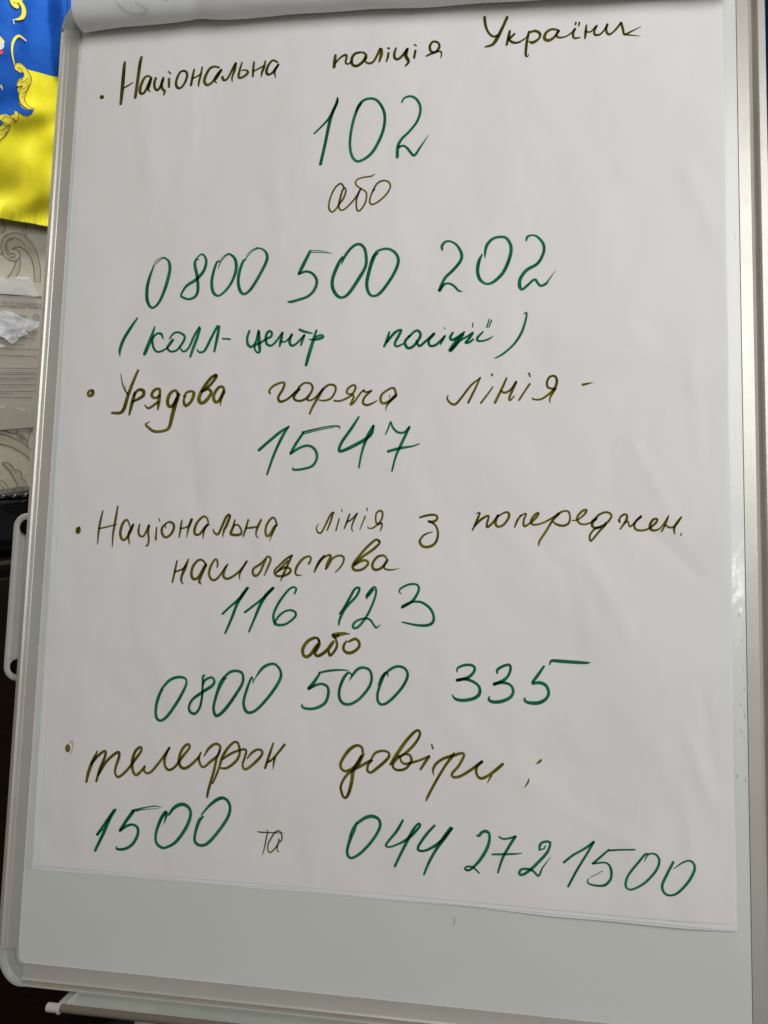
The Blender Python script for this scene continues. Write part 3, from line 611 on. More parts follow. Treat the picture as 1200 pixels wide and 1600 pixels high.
# clear film left on the two long margins
def film(x0, x1, y0, y1, nx, ny, amp):
    bm = bmesh.new(); g = []
    for j in range(ny+1):
        row = []
        for i in range(nx+1):
            x = x0 + (x1-x0)*i/nx; y = y0 + (y1-y0)*j/ny
            k = amp * sst(.15, .35, y) * (.12 + .88*math.exp(-((y-.26)/.07)**2) if x > .3 else .5)
            row.append(bm.verts.new((x, y, .00035 + k*abs(noise.noise(Vector((x*90, y*45, 2)))) )))
        g.append(row)
    for j in range(ny):
        for i in range(nx): bm.faces.new((g[j][i], g[j][i+1], g[j+1][i+1], g[j+1][i]))
    return add('protective_film', bm, M_film, easel)
film(.6490, .6592, .063, .945, 12, 420, .0016)
film(.0012, .0085, .085, .944, 8, 300, .0008)
bm = bmesh.new(); uvl = bm.loops.layers.uv.new()
random.seed(5)
for (px, py) in [(0.6555,0.2722),(0.6585,0.2626),(0.6557,0.2496),(0.6577,0.2449),(0.6515,0.2119),(0.6587,0.2092),(0.6574,0.3267),(0.6551,0.3487),(0.652,0.4607),(0.657,0.692),(0.657,0.6884),(0.6565,0.7716),(0.6594,0.2859),(0.6581,0.3022),(0.0016,0.2996),(-0.0009,0.2964),(0.0021,0.2013)]:
    L = random.uniform(.002, .004); a_ = random.uniform(-.5, .5)+1.2
    ribbon(bm, uvl, [(px-L*.5*math.cos(a_), py-L*.5*math.sin(a_), .0002), (px, py, .0009), (px+L*.5*math.cos(a_), py+L*.5*math.sin(a_), .0002)], flat, .0016, .001)
M_wrk = m_simple('painted_film_glint', (.80, .82, .78), .25)  # pale colour for glints painted on the crumpled film
o = add('film_wrinkle_glints', bm, M_wrk, easel); o['kind'] = 'stuff'

# pen tray
bm = bmesh.new()
tv0, tn0, tv1, tn1 = -.0255, -.0020, -.0285, .0185
g = [[bm.verts.new((x, y, z)) for (y, z) in ((-.0205, -.0012), (-.0213, -.0002), (-.0222, .0006), (-.0240, .0172), (-.0228, .0188), (-.0270, .0188), (-.0270, -.0185), (-.0252, -.0185), (-.0246, -.0002))] for x in (.0645, .615)]
for i in range(9):
    bm.faces.new((g[0][i], g[0][(i+1) % 9], g[1][(i+1) % 9], g[1][i]))
bm.faces.new(g[0]); bm.faces.new(g[1][::-1]); bmesh.ops.recalc_face_normals(bm, faces=bm.faces[:])
tray = add('pen_tray', bm, M_trayp, easel, smooth=False)
M_rod = m_simple('brown_grey_rod', (.20, .165, .13), .4, .2)
bm = bmesh.new(); tube(bm, (.056, -.0255, .0205), (.63, -.0255, .0205), .0034, 18); sharp(add('tray_rod', bm, M_rod, tray))
for x in (.0545, .613):
    bm = bmesh.new(); box(bm, x, x+.0098, -.0275, -.0205, .0002, .019, .0012); o = add('tray_bracket', bm, M_plastic, tray)
bm = bmesh.new(); box(bm, .0634, .0650, -.0270, -.0190, .0010, .0200, .0004); add('tray_bracket', bm, M_white_p, tray)
bm = bmesh.new(); tube(bm, (.0445, -.0257, .0205), (.0562, -.0257, .0205), .0040, 20); tube(bm, (.0552, -.0257, .0205), (.0580, -.0257, .0205), .0050, 20)
bmesh.ops.bevel(bm, geom=[e for e in bm.edges if len(e.link_faces) == 2 and e.calc_face_angle(0) > 1], offset=.0007, segments=2, affect='EDGES')
sharp(add('rod_cap', bm, M_white_p, tray))

# legs: two front tubes and one rear strut that open to a tripod
def leg(a, b, r, m=M_white_p):
    bm = bmesh.new(); tube(bm, a, b, r, 24); o = sharp(add('leg', bm, m, easel))
    bm = bmesh.new(); d = (Vector(b)-Vector(a)).normalized(); tube(bm, Vector(b)-d*.02, Vector(b)+d*.012, r*1.25, 20); sharp(add('foot', bm, M_hole, o))
Mi = bM.inverted()
W = lambda x, y, z: tuple(Mi @ Vector((x, y, z)))
leg((.1235, .25, -.030), W(.1235, -.21+.0, .018), .0108)
leg((.5365, .25, -.030), W(.5365, -.21+.0, .018), .0108)
leg((.33, .80, -.035), W(.33, .62, .018), .0108)
bm = bmesh.new(); box(bm, .11, .55, .23, .27, -.019, -.0125, .001); add('rear_crossbar', bm, M_alu, easel, smooth=False)
bm = bmesh.new(); box(bm, .30, .36, .78, .84, -.045, -.0125, .001); add('rear_hinge', bm, M_alu, easel, smooth=False)

# folding side arm, left: flat bar with rounded ends and black plugs
def arm(x_of, y0, y1, hw, zc):
    bm = bmesh.new(); loops = []
    for inset, h in ((0, -.004), (0, .001), (.0006, .0022), (.002, .0032), (.0050, .0034), (.0068, .0026), (.0082, -.001), (.0105, -.0028)):
        L = []; r = max(hw-inset, .0002)
        for k in range(13):
            t = math.pi*k/12; L.append((x_of(y1-hw) + r*math.cos(t), y1-hw + r*math.sin(t), zc+h))
        for k in range(13):
            t = math.pi + math.pi*k/12; L.append((x_of(y0+hw) + r*math.cos(t), y0+hw + r*math.sin(t), zc+h))
        loops.append([bm.verts.new(p) for p in L])
    for a, b in zip(loops, loops[1:]):
        for i in range(26): bm.faces.new((a[i], a[(i+1) % 26], b[(i+1) % 26], b[i]))
    bm.faces.new(loops[-1]); bm.faces.new(loops[0][::-1]); bmesh.ops.recalc_face_normals(bm, faces=bm.faces[:])
    return sharp(add('side_arm', bm, M_white_p, easel, 'pale folded side arm on the left'), 50)
xa = lambda y: -.0408
a_ = arm(xa, .2574, .4304, .0148, -.030)
for y in (.2722, .4156):
    bm = bmesh.new(); tube(bm, (xa(y)+.0012, y, -.0340), (xa(y)+.0012, y, -.0268), .0078, 24); sharp(add('plug', bm, M_hole, a_))
bm = bmesh.new(); box(bm, -.042, -.005, .33, .36, -.052, -.0345, .001); add('arm_bracket', bm, M_alu, easel, smooth=False)

# ------------------------------------------------------------------ the paper pad
pad = empty('paper_pad', 'pad of white flipchart paper with hotline numbers handwritten in olive and green marker', 'paper pad', M=bM)
def sheet(name, bl, br, tl, tr, hf, m, nx, ny, wob, seed, label=None):
    bm = bmesh.new(); g = []
    for j in range(ny+1):
        t = j/ny; row = []
        for i in range(nx+1):
            s = i/nx
            x = (bl[0]*(1-s)+br[0]*s)*(1-t) + (tl[0]*(1-s)+tr[0]*s)*t; y = (bl[1]*(1-s)+br[1]*s)*(1-t) + (tl[1]*(1-s)+tr[1]*s)*t
            e = noise.noise(Vector((seed, y*11, 0)))*wob; e2 = noise.noise(Vector((x*13, seed, 3)))*wob
            x += e*((1-s)**8 + s**8); y += e2*(1-t)**12
            rc = .0035   # softened lower corners
            row.append(bm.verts.new((x, y, hf(x, y))))
        g.append(row)
    for j in range(ny):
        for i in range(nx): bm.faces.new((g[j][i], g[j][i+1], g[j+1][i+1], g[j+1][i]))
    o = add(name, bm, m, pad, label)
    crisp(o); so = o.modifiers.new('thickness', 'SOLIDIFY'); so.thickness = .00012; so.offset = -1
    return o
sheet('sheet', (.0082, .0868), (.6480, .0840), (.0023, .965), (.6470, .965), lambda x, y: .28*(h_front(x, y)-h_lift(x, y))+.0001+.75*h_lift(x, y), M_under, 60, 90, .0016, 3.7, 'blank lowest sheet')
sheet('sheet', (.0113, .0880), (.6483, .0858), (.0045, .965), (.6476, .965), lambda x, y: .60*(h_front(x, y)-h_lift(x, y))+.0001+.88*h_lift(x, y), M_under, 60, 90, .0014, 8.1, 'blank middle sheet')
front = sheet('sheet', (.0153, .0901), (.6462, .0905), (.0073, .965), (.6454, .965), h_front, M_paper, 150, 210, .0008, 5.2, 'written front sheet')

DATA = """WO|dot|bullet dot before the heading
294,8658,335 309,8651,357
WO|word|Національна, heading
532,9028,223 529,8983,290 527,8887,312 525,8745,334 522,8651,289 518,8563,266
540,8738,111 574,8756,156 614,8778,133 645,8795,67
716,9069,222 704,8990,289 696,8872,289 687,8755,288 675,8621,266
839,8829,177 804,8852,177 765,8832,222 735,8763,266 723,8699,288 737,8662,243 770,8666,221 801,8724,243 832,8806,266 840,8827,155
834,8818,244 820,8747,265 813,8706,199 836,8675,88
887,8828,221 875,8775,243 883,8716,221 910,8691,221 939,8725,221 962,8789,243 968,8826,221
964,8807,243 953,8748,265 967,8700,221 991,8679,221 983,8635,132
1030,8811,221 1035,8720,220
1017,8892,111 1046,8866,133
1187,8889,176 1148,8877,198 1117,8814,220 1109,8745,242 1134,8702,220 1174,8711,198 1211,8773,220 1225,8836,220 1211,8876,198 1184,8890,154
1297,8896,176 1284,8815,220 1272,8722,220
1279,8797,132 1324,8812,154 1374,8843,154
1384,8915,154 1374,8843,198 1356,8751,197 1355,8704,110
1567,8893,153 1520,8910,175 1464,8889,219 1422,8804,263 1417,8747,263 1450,8714,219 1500,8740,219 1553,8818,262 1591,8867,219
1591,8867,219 1549,8795,262 1528,8756,175 1549,8728,87
1606,8791,240 1619,8757,218 1653,8758,196 1690,8819,196 1721,8886,218 1744,8930,196
1744,8928,196 1734,8850,218 1712,8782,174 1715,8733,109
1810,8931,131 1791,8857,196 1780,8788,218 1795,8764,218 1840,8778,217 1878,8813,217 1860,8842,152 1812,8844,109
1937,8926,174 1932,8857,217 1931,8770,195
1928,8822,130 1984,8847,152 2039,8873,152
2057,8927,152 2045,8859,238 2025,8803,195 2024,8757,87
2189,8898,151 2138,8926,173 2095,8883,217 2073,8816,238 2090,8777,216 2132,8788,195 2175,8842,238 2198,8874,194
2192,8869,216 2160,8803,194 2174,8736,65
WO|word|поліція, heading
2785,8929,214 2779,8867,278 2775,8800,256
2788,8844,171 2835,8897,171 2883,8922,213 2900,8906,192 2891,8848,171 2913,8824,149 2956,8849,149
3039,8939,192 2986,8929,213 2954,8883,234 2959,8820,234 3000,8797,234 3053,8825,255 3093,8879,276 3089,8918,191 3055,8940,170
3093,8879,212 3091,8840,127 3113,8821,170 3142,8817,191 3176,8837,191 3212,8905,212 3237,8963,233
3248,8959,233 3250,8902,276 3230,8825,148
3321,8915,191 3315,8865,190 3302,8823,127
3315,8966,170 3328,8959,169
3397,8961,148 3382,8916,212 3384,8860,211 3416,8842,211 3458,8873,211 3511,8945,232
3506,8937,253 3495,8876,274 3517,8830,253 3523,8802,211 3494,8768,148
3589,8926,190 3577,8847,190
3578,8985,148 3598,8971,105
3825,8970,168 3803,8997,189 3761,9005,189 3731,8962,210 3742,8908,210 3784,8894,189 3820,8934,231 3825,8970,147
3805,8902,210 3753,8883,210 3696,8859,126
3795,8903,168 3839,8897,147 3848,8866,126 3840,8831,84
WO|word|України, heading
4262,9226,245 4273,9139,217 4301,9065,190 4348,9018,190 4395,9029,189
4482,9210,244 4441,9112,244 4389,9001,298 4343,8935,244 4273,8916,135
4508,9065,189 4496,8994,243 4479,8920,189
4555,9033,162 4522,8999,189 4496,8984,135
4496,8987,162 4536,8945,216 4596,8941,162 4662,8982,108 4695,9022,81
4694,9044,189 4675,8952,215 4664,8810,188 4684,8787,81 4691,8811,67
4701,9036,162 4754,9046,215 4797,9014,215 4788,8965,188 4729,8927,242 4698,8942,134
4971,9036,161 4912,9051,188 4860,9024,215 4840,8968,241 4873,8937,241 4926,8961,214 4978,9028,187
4974,9029,187 4954,8988,187 4978,8960,161 5044,8966,120 5102,9003,134 5130,9039,160 5111,8988,187 5122,8942,160 5176,8942,107
5136,9101,160 5131,9077,134
5170,9097,160 5163,9060,107
5235,9063,133 5228,8990,213 5222,8928,133
5228,8997,120 5277,8993,133 5331,9047,159 5309,8996,159 5315,8957,173 5360,8956,159 5399,8994,133 5431,9054,159 5418,8993,186 5444,8948,172 5495,8978,159 5556,9054,185
5556,9054,185 5571,8999,185 5587,8935,158 5635,8952,145 5741,9002,40
5591,8935,145 5648,8921,105 5734,8906,26
WG|number|102
2595,8111,149 2663,8178,170 2726,8247,191 2767,8312,234 2807,8404,234 2820,8476,128
2821,8473,128 2817,8426,234 2772,8317,276 2743,8196,276 2712,8009,254 2670,7790,254
3004,8309,106 3039,8379,254 3086,8432,233 3160,8447,211 3225,8418,211 3286,8321,231 3303,8209,231 3277,8068,252 3207,7918,252 3135,7839,231 3050,7802,210 2996,7840,210 2967,7930,211 2963,8051,211 2985,8205,232 3024,8336,233 3067,8405,169
3466,8391,147 3490,8432,168 3542,8449,189 3600,8426,210 3644,8358,209 3651,8280,209 3621,8183,209 3550,8087,209 3478,8014,230 3440,7939,251 3436,7825,250
3447,7928,209 3491,7942,167 3533,7913,188 3571,7862,208 3606,7839,208 3659,7918,167 3739,8040,42
WO|word|або, thin, under 102
2915,7536,139 2897,7570,151 2871,7581,151 2828,7543,151 2791,7473,151 2769,7382,151 2774,7323,151 2804,7295,151 2841,7323,151 2872,7371,164 2915,7434,164 2935,7506,138 2923,7534,139 2905,7520,164 2888,7462,176 2869,7371,176 2876,7325,151 2906,7307,138 2956,7341,138 3024,7416,151 3060,7474,163 3084,7518,151
3078,7519,138 3060,7467,163 3043,7402,151 3046,7324,138 3066,7293,138 3097,7315,138 3133,7379,150 3143,7450,150 3130,7490,138 3091,7518,126 3045,7550,126 3028,7587,126 3049,7618,126 3106,7635,126 3176,7642,126 3201,7651,100 3220,7666,50
3215,7513,188 3188,7455,150 3174,7390,150 3190,7357,150 3228,7362,150 3284,7399,150 3345,7462,150 3375,7526,137 3361,7572,138 3317,7593,138 3266,7582,150 3229,7545,150 3209,7493,150
WG|number|0800, upper
977,6806,130 941,6701,237 919,6579,280 929,6446,280 982,6372,193 1053,6426,236 1112,6574,279 1148,6739,280 1143,6829,237 1112,6874,151 1070,6885,86 1012,6844,76 977,6800,43
1106,6886,54 1066,6898,65 1005,6867,65 965,6806,43
1451,6861,86 1418,6853,214 1413,6798,257 1444,6675,257 1457,6542,256 1432,6477,235 1366,6451,192 1298,6475,192 1285,6503,171 1337,6590,235 1434,6653,278 1508,6739,256 1531,6838,214 1505,6900,171 1471,6912,150 1421,6866,129
1670,6839,128 1638,6818,192 1609,6714,235 1598,6615,256 1619,6516,255 1676,6479,191 1751,6534,212 1813,6631,233 1846,6750,276 1830,6850,234 1772,6904,149 1724,6881,96 1677,6817,96 1660,6756,43
1766,6916,53 1707,6887,53 1670,6839,43
1941,6841,106 1914,6825,234 1880,6716,255 1874,6607,254 1900,6519,254 1946,6490,211 2014,6548,254 2106,6709,254 2160,6838,254 2141,6916,191 2075,6954,117 1998,6921,85 1933,6841,96
2067,6967,53 1992,6938,53 1939,6879,42
WG|number|500, upper
2391,6400,126 2418,6394,230 2498,6413,230 2594,6447,229 2656,6515,250 2674,6601,229 2628,6673,209 2563,6697,188 2488,6675,210
2493,6683,251 2528,6758,293 2593,6897,252
2589,6911,84 2716,6900,63 2816,6868,31
2609,6891,84 2728,6883,63 2814,6871,31
2921,6829,187 2881,6755,291 2833,6617,270 2837,6520,270 2882,6443,249 2935,6422,207 2997,6461,269 3087,6598,290 3156,6735,248 3152,6864,228 3119,6936,208 3066,6954,208 3003,6913,229 2943,6829,229 2916,6749,42
3273,6855,124 3237,6829,310 3199,6712,289 3172,6563,268 3191,6466,227 3239,6428,185 3311,6463,247 3420,6620,247 3473,6758,247 3450,6844,206 3382,6894,186 3309,6893,186 3247,6856,207 3198,6755,83
WG|number|202, upper
3896,6868,143 3889,6905,225 3917,6947,205 3967,6954,164 4029,6916,184 4076,6835,245 4073,6761,244 4003,6668,244 3924,6586,244 3875,6466,265
3880,6471,224 3910,6517,224 3955,6537,163 4006,6515,183 4058,6461,162 4090,6455,81
4274,6813,122 4245,6745,264 4234,6650,263 4258,6566,243 4318,6522,182 4388,6541,242 4477,6633,262 4535,6778,262 4544,6883,243 4503,6964,203 4442,6981,203 4372,6963,223 4318,6901,244 4302,6817,162 4305,6777,41
4687,6936,141 4697,6972,202 4737,6987,141 4791,6969,181 4846,6893,221 4847,6809,221 4793,6707,241 4695,6647,261 4636,6565,261 4629,6493,261 4652,6458,201 4696,6491,200 4765,6551,180 4795,6519,180 4824,6489,180 4873,6507,200 4895,6539,120 4961,6633,30
WG|word|opening bracket
835,6270,151 773,6177,258 702,6051,279 669,5941,258 674,5870,43
WG|word|колл-
1022,6173,150 989,6058,300 955,5960,321 931,5894,278
1119,6050,107 1094,6100,214 1048,6101,192 1006,6047,214 1023,5959,192 1065,5917,171 1126,5930,171 1180,5967,149
1221,6037,256 1195,6000,277 1169,5956,213 1205,5918,170 1271,5933,191 1333,6019,213 1342,6073,191 1284,6111,170 1228,6103,171 1186,6049,128
1297,5960,106 1339,5915,170 1392,5953,191 1442,6071,212 1493,6163,191
1499,6149,212 1476,6060,255 1437,5941,254 1414,5860,191
1477,5935,106 1506,5905,169 1560,5923,211 1620,6046,233 1680,6170,190
1697,6164,233 1685,6067,254 1660,5910,190
1740,6039,148 1819,6032,147
WG|word|центр
2010,6114,189 1991,6039,210 2002,5974,231 2041,5951,210 2083,6004,210 2105,6112,210
2109,6101,210 2116,5993,272 2125,5907,230 2104,5891,167 2075,5924,167 2079,5967,188 2127,5987,188 2180,6023,188 2233,6049,209 2240,6089,188 2209,6103,209 2184,6056,230 2192,5980,209 2237,5958,188 2279,5989,188 2350,6086,188
2347,6084,209 2335,5998,250 2324,5950,167
2332,5998,146 2386,5997,146 2448,6065,187
2443,6065,208 2424,5996,229 2447,5953,208 2495,5973,187 2572,6056,187
2569,6051,207 2550,5993,207 2540,5953,145
2516,6113,187 2576,6088,208 2651,6070,104
2690,6101,166 2659,5990,269 2622,5853,289 2599,5753,227
2621,6010,83 2685,6009,228 2748,6025,248 2764,6039,145 2737,6052,165 2684,6035,145
WG|word|поліції
3404,6068,153 3383,5984,255 3357,5925,178
3384,5970,204 3458,6061,229 3519,6086,178 3498,6034,229 3461,5956,204 3481,5925,178 3538,5949,152
3600,6026,229 3557,5968,229 3584,5909,228 3641,5928,228 3702,6018,228 3688,6071,203 3650,6071,203 3594,6017,203
3665,5980,127 3694,5927,203 3741,5959,203 3834,6049,177
3835,6042,203 3785,5978,203 3799,5928,202 3856,5938,202 3939,6025,152
3936,6017,177 3906,5963,177 3894,5937,101
3932,6102,89 3935,6086,63
4011,6052,177 3987,6007,227 4006,5981,202 4056,6006,227 4120,6057,151
4106,6031,252 4044,5961,302 3989,5884,277 3989,5871,227 4026,5910,227 4082,5973,176 4156,6017,176 4200,6049,151 4171,5998,201 4132,5953,176 4169,5956,176 4204,5984,151
4198,6142,101 4195,6101,88
4293,6054,151 4246,6003,201 4244,5971,176 4294,5967,163 4356,5988,138 4393,6017,38
4351,6175,113 4329,6098,126
4372,6164,113 4348,6098,100
WG|word|closing bracket
4674,6220,100 4696,6233,125 4690,6169,162 4651,6041,199 4579,5927,175 4481,5839,162 4408,5798,87
WO|dot|ring-shaped bullet dot
405,5526,219 370,5521,232 357,5487,232 376,5470,232 408,5481,232 414,5513,219 400,5529,155
398,5510,116 386,5482,90
WO|word|Урядова
693,5692,77 715,5603,115 747,5530,141 783,5484,153
875,5730,205 835,5628,256 784,5471,281 752,5341,307 712,5296,255 627,5296,205
750,5576,38 760,5537,38
856,5504,230 835,5406,306 810,5276,178
845,5471,204 888,5527,230 942,5520,281 945,5471,281 888,5432,230 835,5409,179
1118,5489,254 1109,5535,229 1062,5529,255 1032,5477,255 1068,5444,204 1119,5470,254
1115,5470,280 1111,5392,279 1106,5325,127
1103,5405,229 1033,5353,203 1000,5343,178 965,5377,76
1312,5475,279 1276,5521,203 1225,5489,279 1202,5417,279 1219,5363,253 1259,5368,279 1301,5443,304
1312,5481,304 1279,5365,354 1258,5262,329 1232,5146,278 1168,5111,228 1075,5110,228 1005,5159,203 990,5183,152 1029,5205,76
1386,5468,152 1369,5416,202 1392,5367,278 1443,5403,253 1471,5480,278 1450,5510,202 1397,5500,202 1367,5455,152
1685,5665,278 1640,5646,252 1567,5544,303 1526,5441,303 1549,5392,277 1600,5415,302 1648,5492,252 1613,5531,227 1549,5505,202 1631,5569,252 1695,5659,252 1678,5677,177
1779,5516,251 1764,5552,201 1718,5542,252 1676,5466,277 1692,5404,251 1731,5414,251 1779,5503,276
1777,5497,276 1754,5433,226 1747,5365,75
WO|word|гаряча
2252,5479,167 2239,5506,191 2280,5554,191 2353,5585,179 2390,5577,190 2374,5516,214 2334,5444,214 2354,5398,214 2421,5419,190 2492,5478,213 2539,5524,237
2539,5520,237 2493,5460,261 2497,5418,190 2556,5403,189 2628,5440,213 2673,5524,189 2647,5573,166 2586,5577,166 2536,5536,213
2633,5464,95 2629,5410,177 2689,5422,153 2771,5511,189
2776,5517,212 2725,5427,236 2669,5320,189 2653,5274,165
2771,5511,212 2829,5556,177 2887,5550,177 2900,5503,165 2858,5426,165 2786,5403,153 2740,5411,94
2889,5402,165 2955,5401,164 3049,5448,188 3094,5519,176 3075,5553,164 3023,5520,188 3012,5475,153 3060,5460,152 3079,5436,176 3051,5364,176 3086,5388,176 3143,5471,152 3178,5504,140
3168,5501,140 3196,5482,152 3251,5496,164
3240,5488,164 3186,5435,175 3170,5381,187 3206,5356,187 3264,5375,152 3307,5401,70
3485,5463,174 3466,5516,175 3425,5514,163 3350,5458,186 3340,5398,210 3370,5372,198 3428,5398,209 3491,5457,174
3480,5445,279 3434,5398,221 3400,5351,140 3390,5306,58
3421,5457,58 3427,5428,70
WO|word|лінія, upper
3978,5447,100 3969,5415,138 4005,5370,175 4049,5364,200 4104,5427,175 4189,5541,175 4250,5592,137 4277,5617,112
4274,5611,125 4226,5503,175 4166,5376,175
4393,5527,112 4351,5464,149 4284,5373,162
4379,5648,150 4388,5631,112
4519,5609,137 4473,5502,199 4414,5375,211
4467,5489,137 4504,5470,186 4559,5501,161 4607,5577,137
4607,5570,186 4566,5476,198 4545,5419,174 4554,5398,149 4591,5438,99
4732,5553,161 4682,5475,149 4636,5400,161
4723,5654,149 4735,5620,112
4960,5505,160 4902,5515,173 4888,5562,173 4911,5615,173 4957,5624,173 4978,5580,197 4960,5511,209 4900,5449,185 4828,5405,148 4758,5410,111 4758,5422,74
4966,5505,185 4931,5448,172 4915,5405,123 4919,5371,62
WO|word|dash after лінія
5210,5539,196 5248,5547,159 5305,5559,37
WG|number|1547
2159,4921,241 2267,5016,241 2374,5104,241 2452,5151,160
2448,5151,160 2390,5056,241 2314,4880,214 2252,4685,173
2504,4753,106 2515,4733,186 2607,4740,186 2701,4774,212 2739,4854,212 2716,4928,212 2654,4965,199 2573,4948,213 2476,4887,200
2479,4894,213 2530,4988,240 2595,5089,200
2588,5096,146 2730,5130,120 2865,5153,119 2943,5151,132 2954,5128,66
2598,5080,93 2744,5116,80 2892,5141,53
3134,5242,158 3068,5135,237 2978,5001,238 2953,4928,237 2978,4913,237 3086,4961,276 3204,5028,263 3263,5081,210 3280,5161,131
3277,5154,237 3217,5041,263 3175,4908,184 3148,4756,144
3395,5075,105 3420,5134,131 3441,5194,118 3459,5148,157 3507,5097,170 3573,5095,170 3621,5148,170
3617,5141,209 3549,4989,235 3499,4870,183 3464,4725,143
3422,4912,235 3537,4943,222 3654,4963,143 3716,4987,91
WO|dot|small round bullet dot
359,4140,211 338,4134,201 332,4105,211 347,4087,200 364,4107,211 360,4135,169
351,4126,127 347,4100,127
WO|word|Національна, lower
596,4309,126 577,4203,189 566,4108,189 563,3982,84
568,4135,137 647,4152,126 747,4180,94
750,4359,147 732,4206,210 718,4080,168 717,3959,84
889,4156,105 870,4203,147 847,4227,178 811,4186,230 792,4092,230 820,4029,209 863,4051,209 902,4135,230 921,4183,188
919,4178,188 897,4125,272 878,4072,209 892,3989,94
987,4184,146 977,4126,188 993,4074,188 1037,4075,167 1082,4178,167
1083,4175,209 1078,4107,188 1088,4035,167 1080,3982,166 1062,3977,125
1161,4156,125 1159,4036,166
1182,4240,115 1193,4212,52
1256,4152,83 1248,4189,114 1290,4213,177 1329,4193,197 1337,4154,208 1308,4091,208 1255,4061,187 1220,4100,208 1218,4152,208 1250,4194,146
1414,4233,125 1407,4165,187 1396,4066,124
1402,4150,135 1456,4161,135 1498,4188,135 1517,4242,124
1514,4242,249 1488,4167,207 1471,4068,83
1685,4216,140 1665,4260,158 1627,4268,193 1572,4213,211 1548,4142,229 1559,4095,193 1605,4103,193 1657,4170,211 1693,4197,158
1679,4197,193 1645,4135,175 1637,4055,70
1737,4149,105 1753,4114,157 1790,4102,192 1823,4172,210 1863,4270,210 1891,4295,175
1901,4284,210 1875,4200,227 1847,4138,192 1836,4076,87
1950,4245,122 1935,4175,209 1915,4113,227 1943,4098,209 2006,4103,209 2022,4132,157 1993,4187,140 1956,4195,140 1938,4166,105
2081,4251,105 2066,4177,192 2038,4085,139
2081,4249,78 2098,4225,44
2062,4164,122 2120,4171,174 2176,4180,122
2212,4249,174 2187,4196,226 2167,4135,156 2169,4090,104 2194,4073,69
2366,4207,173 2351,4252,147 2323,4269,173 2280,4224,191 2258,4154,191 2272,4095,191 2303,4107,208 2345,4181,208 2371,4199,156
2362,4199,173 2329,4120,156 2301,4042,43
WO|word|лінія, lower
2779,4217,67 2757,4183,100 2770,4139,133 2804,4134,144 2842,4206,155 2884,4296,155 2911,4330,111 2926,4321,89
2912,4319,166 2892,4241,155 2860,4157,122
2975,4270,111 2945,4155,122
2996,4353,100 2998,4337,78
3073,4315,122 3050,4243,155 3026,4178,122
3044,4237,122 3088,4260,133 3145,4322,110
3145,4322,144 3111,4244,132 3096,4188,110 3108,4150,77
3222,4295,132 3175,4170,77
3237,4373,99 3240,4345,66
3379,4232,110 3341,4220,143 3323,4258,143 3327,4324,143 3365,4350,165 3386,4325,154 3373,4259,154 3314,4197,143 3270,4180,110 3247,4196,77
3352,4231,99 3382,4232,121 3380,4193,132 3365,4158,77
WO|word|з
3736,4292,153 3795,4310,185 3861,4319,185 3896,4306,174 3892,4273,196 3857,4253,207 3818,4257,196
3829,4255,131 3885,4218,152 3908,4148,174 3893,4071,195 3845,4027,217 3780,4020,207 3743,4057,196 3748,4090,163 3788,4135,142 3859,4160,65
WO|word|попереджен.
4260,4336,89 4289,4343,128 4263,4272,177 4225,4182,138
4244,4222,177 4302,4282,197 4369,4317,147 4356,4243,177 4361,4212,176 4409,4254,176 4457,4326,137
4455,4324,176 4433,4259,216 4453,4219,176 4506,4236,176 4554,4305,196 4548,4348,176 4510,4347,137 4452,4309,157
4664,4327,117 4631,4277,176 4608,4216,117
4657,4320,146 4709,4342,127 4689,4278,156 4694,4226,156 4737,4249,156 4794,4299,175 4824,4348,146 4794,4338,175 4756,4279,175 4775,4242,156 4852,4256,136 4937,4301,146 5003,4346,175
4998,4341,213 4947,4282,175 4890,4184,175 4834,4095,155 4825,4051,78
4994,4341,194 5041,4369,145 5088,4365,136 5103,4313,135 5089,4260,174 5042,4237,174 4985,4248,174 4947,4277,78
5122,4285,97 5173,4295,126 5230,4344,154 5248,4381,164 5211,4373,174 5166,4314,174 5183,4266,154 5230,4252,135 5291,4273,116 5333,4307,116
5333,4307,212 5300,4273,250 5305,4229,173 5352,4225,192 5417,4260,173 5464,4319,154 5454,4355,154 5408,4364,154 5352,4336,164 5324,4297,193
5412,4274,77 5412,4250,163 5361,4192,154 5300,4114,154 5282,4105,163 5277,4152,154 5314,4205,144 5370,4235,154
5524,4300,77 5538,4272,105 5540,4315,144 5575,4347,163 5601,4338,153 5593,4292,191 5542,4214,115
5584,4267,115 5607,4287,115 5626,4239,134 5658,4264,134 5724,4336,134
5720,4327,191 5672,4278,172 5667,4230,172 5695,4207,172 5750,4208,153 5796,4228,152 5850,4276,171 5861,4309,152 5827,4304,181 5800,4256,190 5810,4214,190 5850,4209,152 5895,4238,114 5953,4329,95
5955,4338,104 5931,4267,152 5897,4196,114
5926,4258,123 5967,4234,152 6011,4249,132 6059,4316,114
6066,4331,132 6019,4268,170 6002,4220,151 6009,4178,76
6064,4185,85 6058,4164,76
WO|word|насильства
1385,3839,124 1369,3740,186 1348,3627,144
1364,3730,145 1433,3752,144 1474,3789,144
1501,3857,124 1470,3774,268 1441,3691,206 1438,3644,165 1459,3614,82
1683,3794,164 1649,3843,165 1600,3847,185 1550,3786,227 1537,3709,226 1561,3665,206 1608,3685,206 1658,3773,226 1681,3815,164
1678,3799,206 1635,3696,226 1619,3644,205 1635,3622,144
1795,3786,143 1795,3835,164 1772,3860,164 1732,3800,205 1714,3718,205 1749,3663,184 1801,3679,184 1885,3796,143
1898,3814,143 1868,3763,225 1860,3701,205 1898,3676,184 1960,3704,184 2031,3767,184 2086,3851,163
2081,3839,163 2032,3756,184 2018,3705,122 2027,3670,61
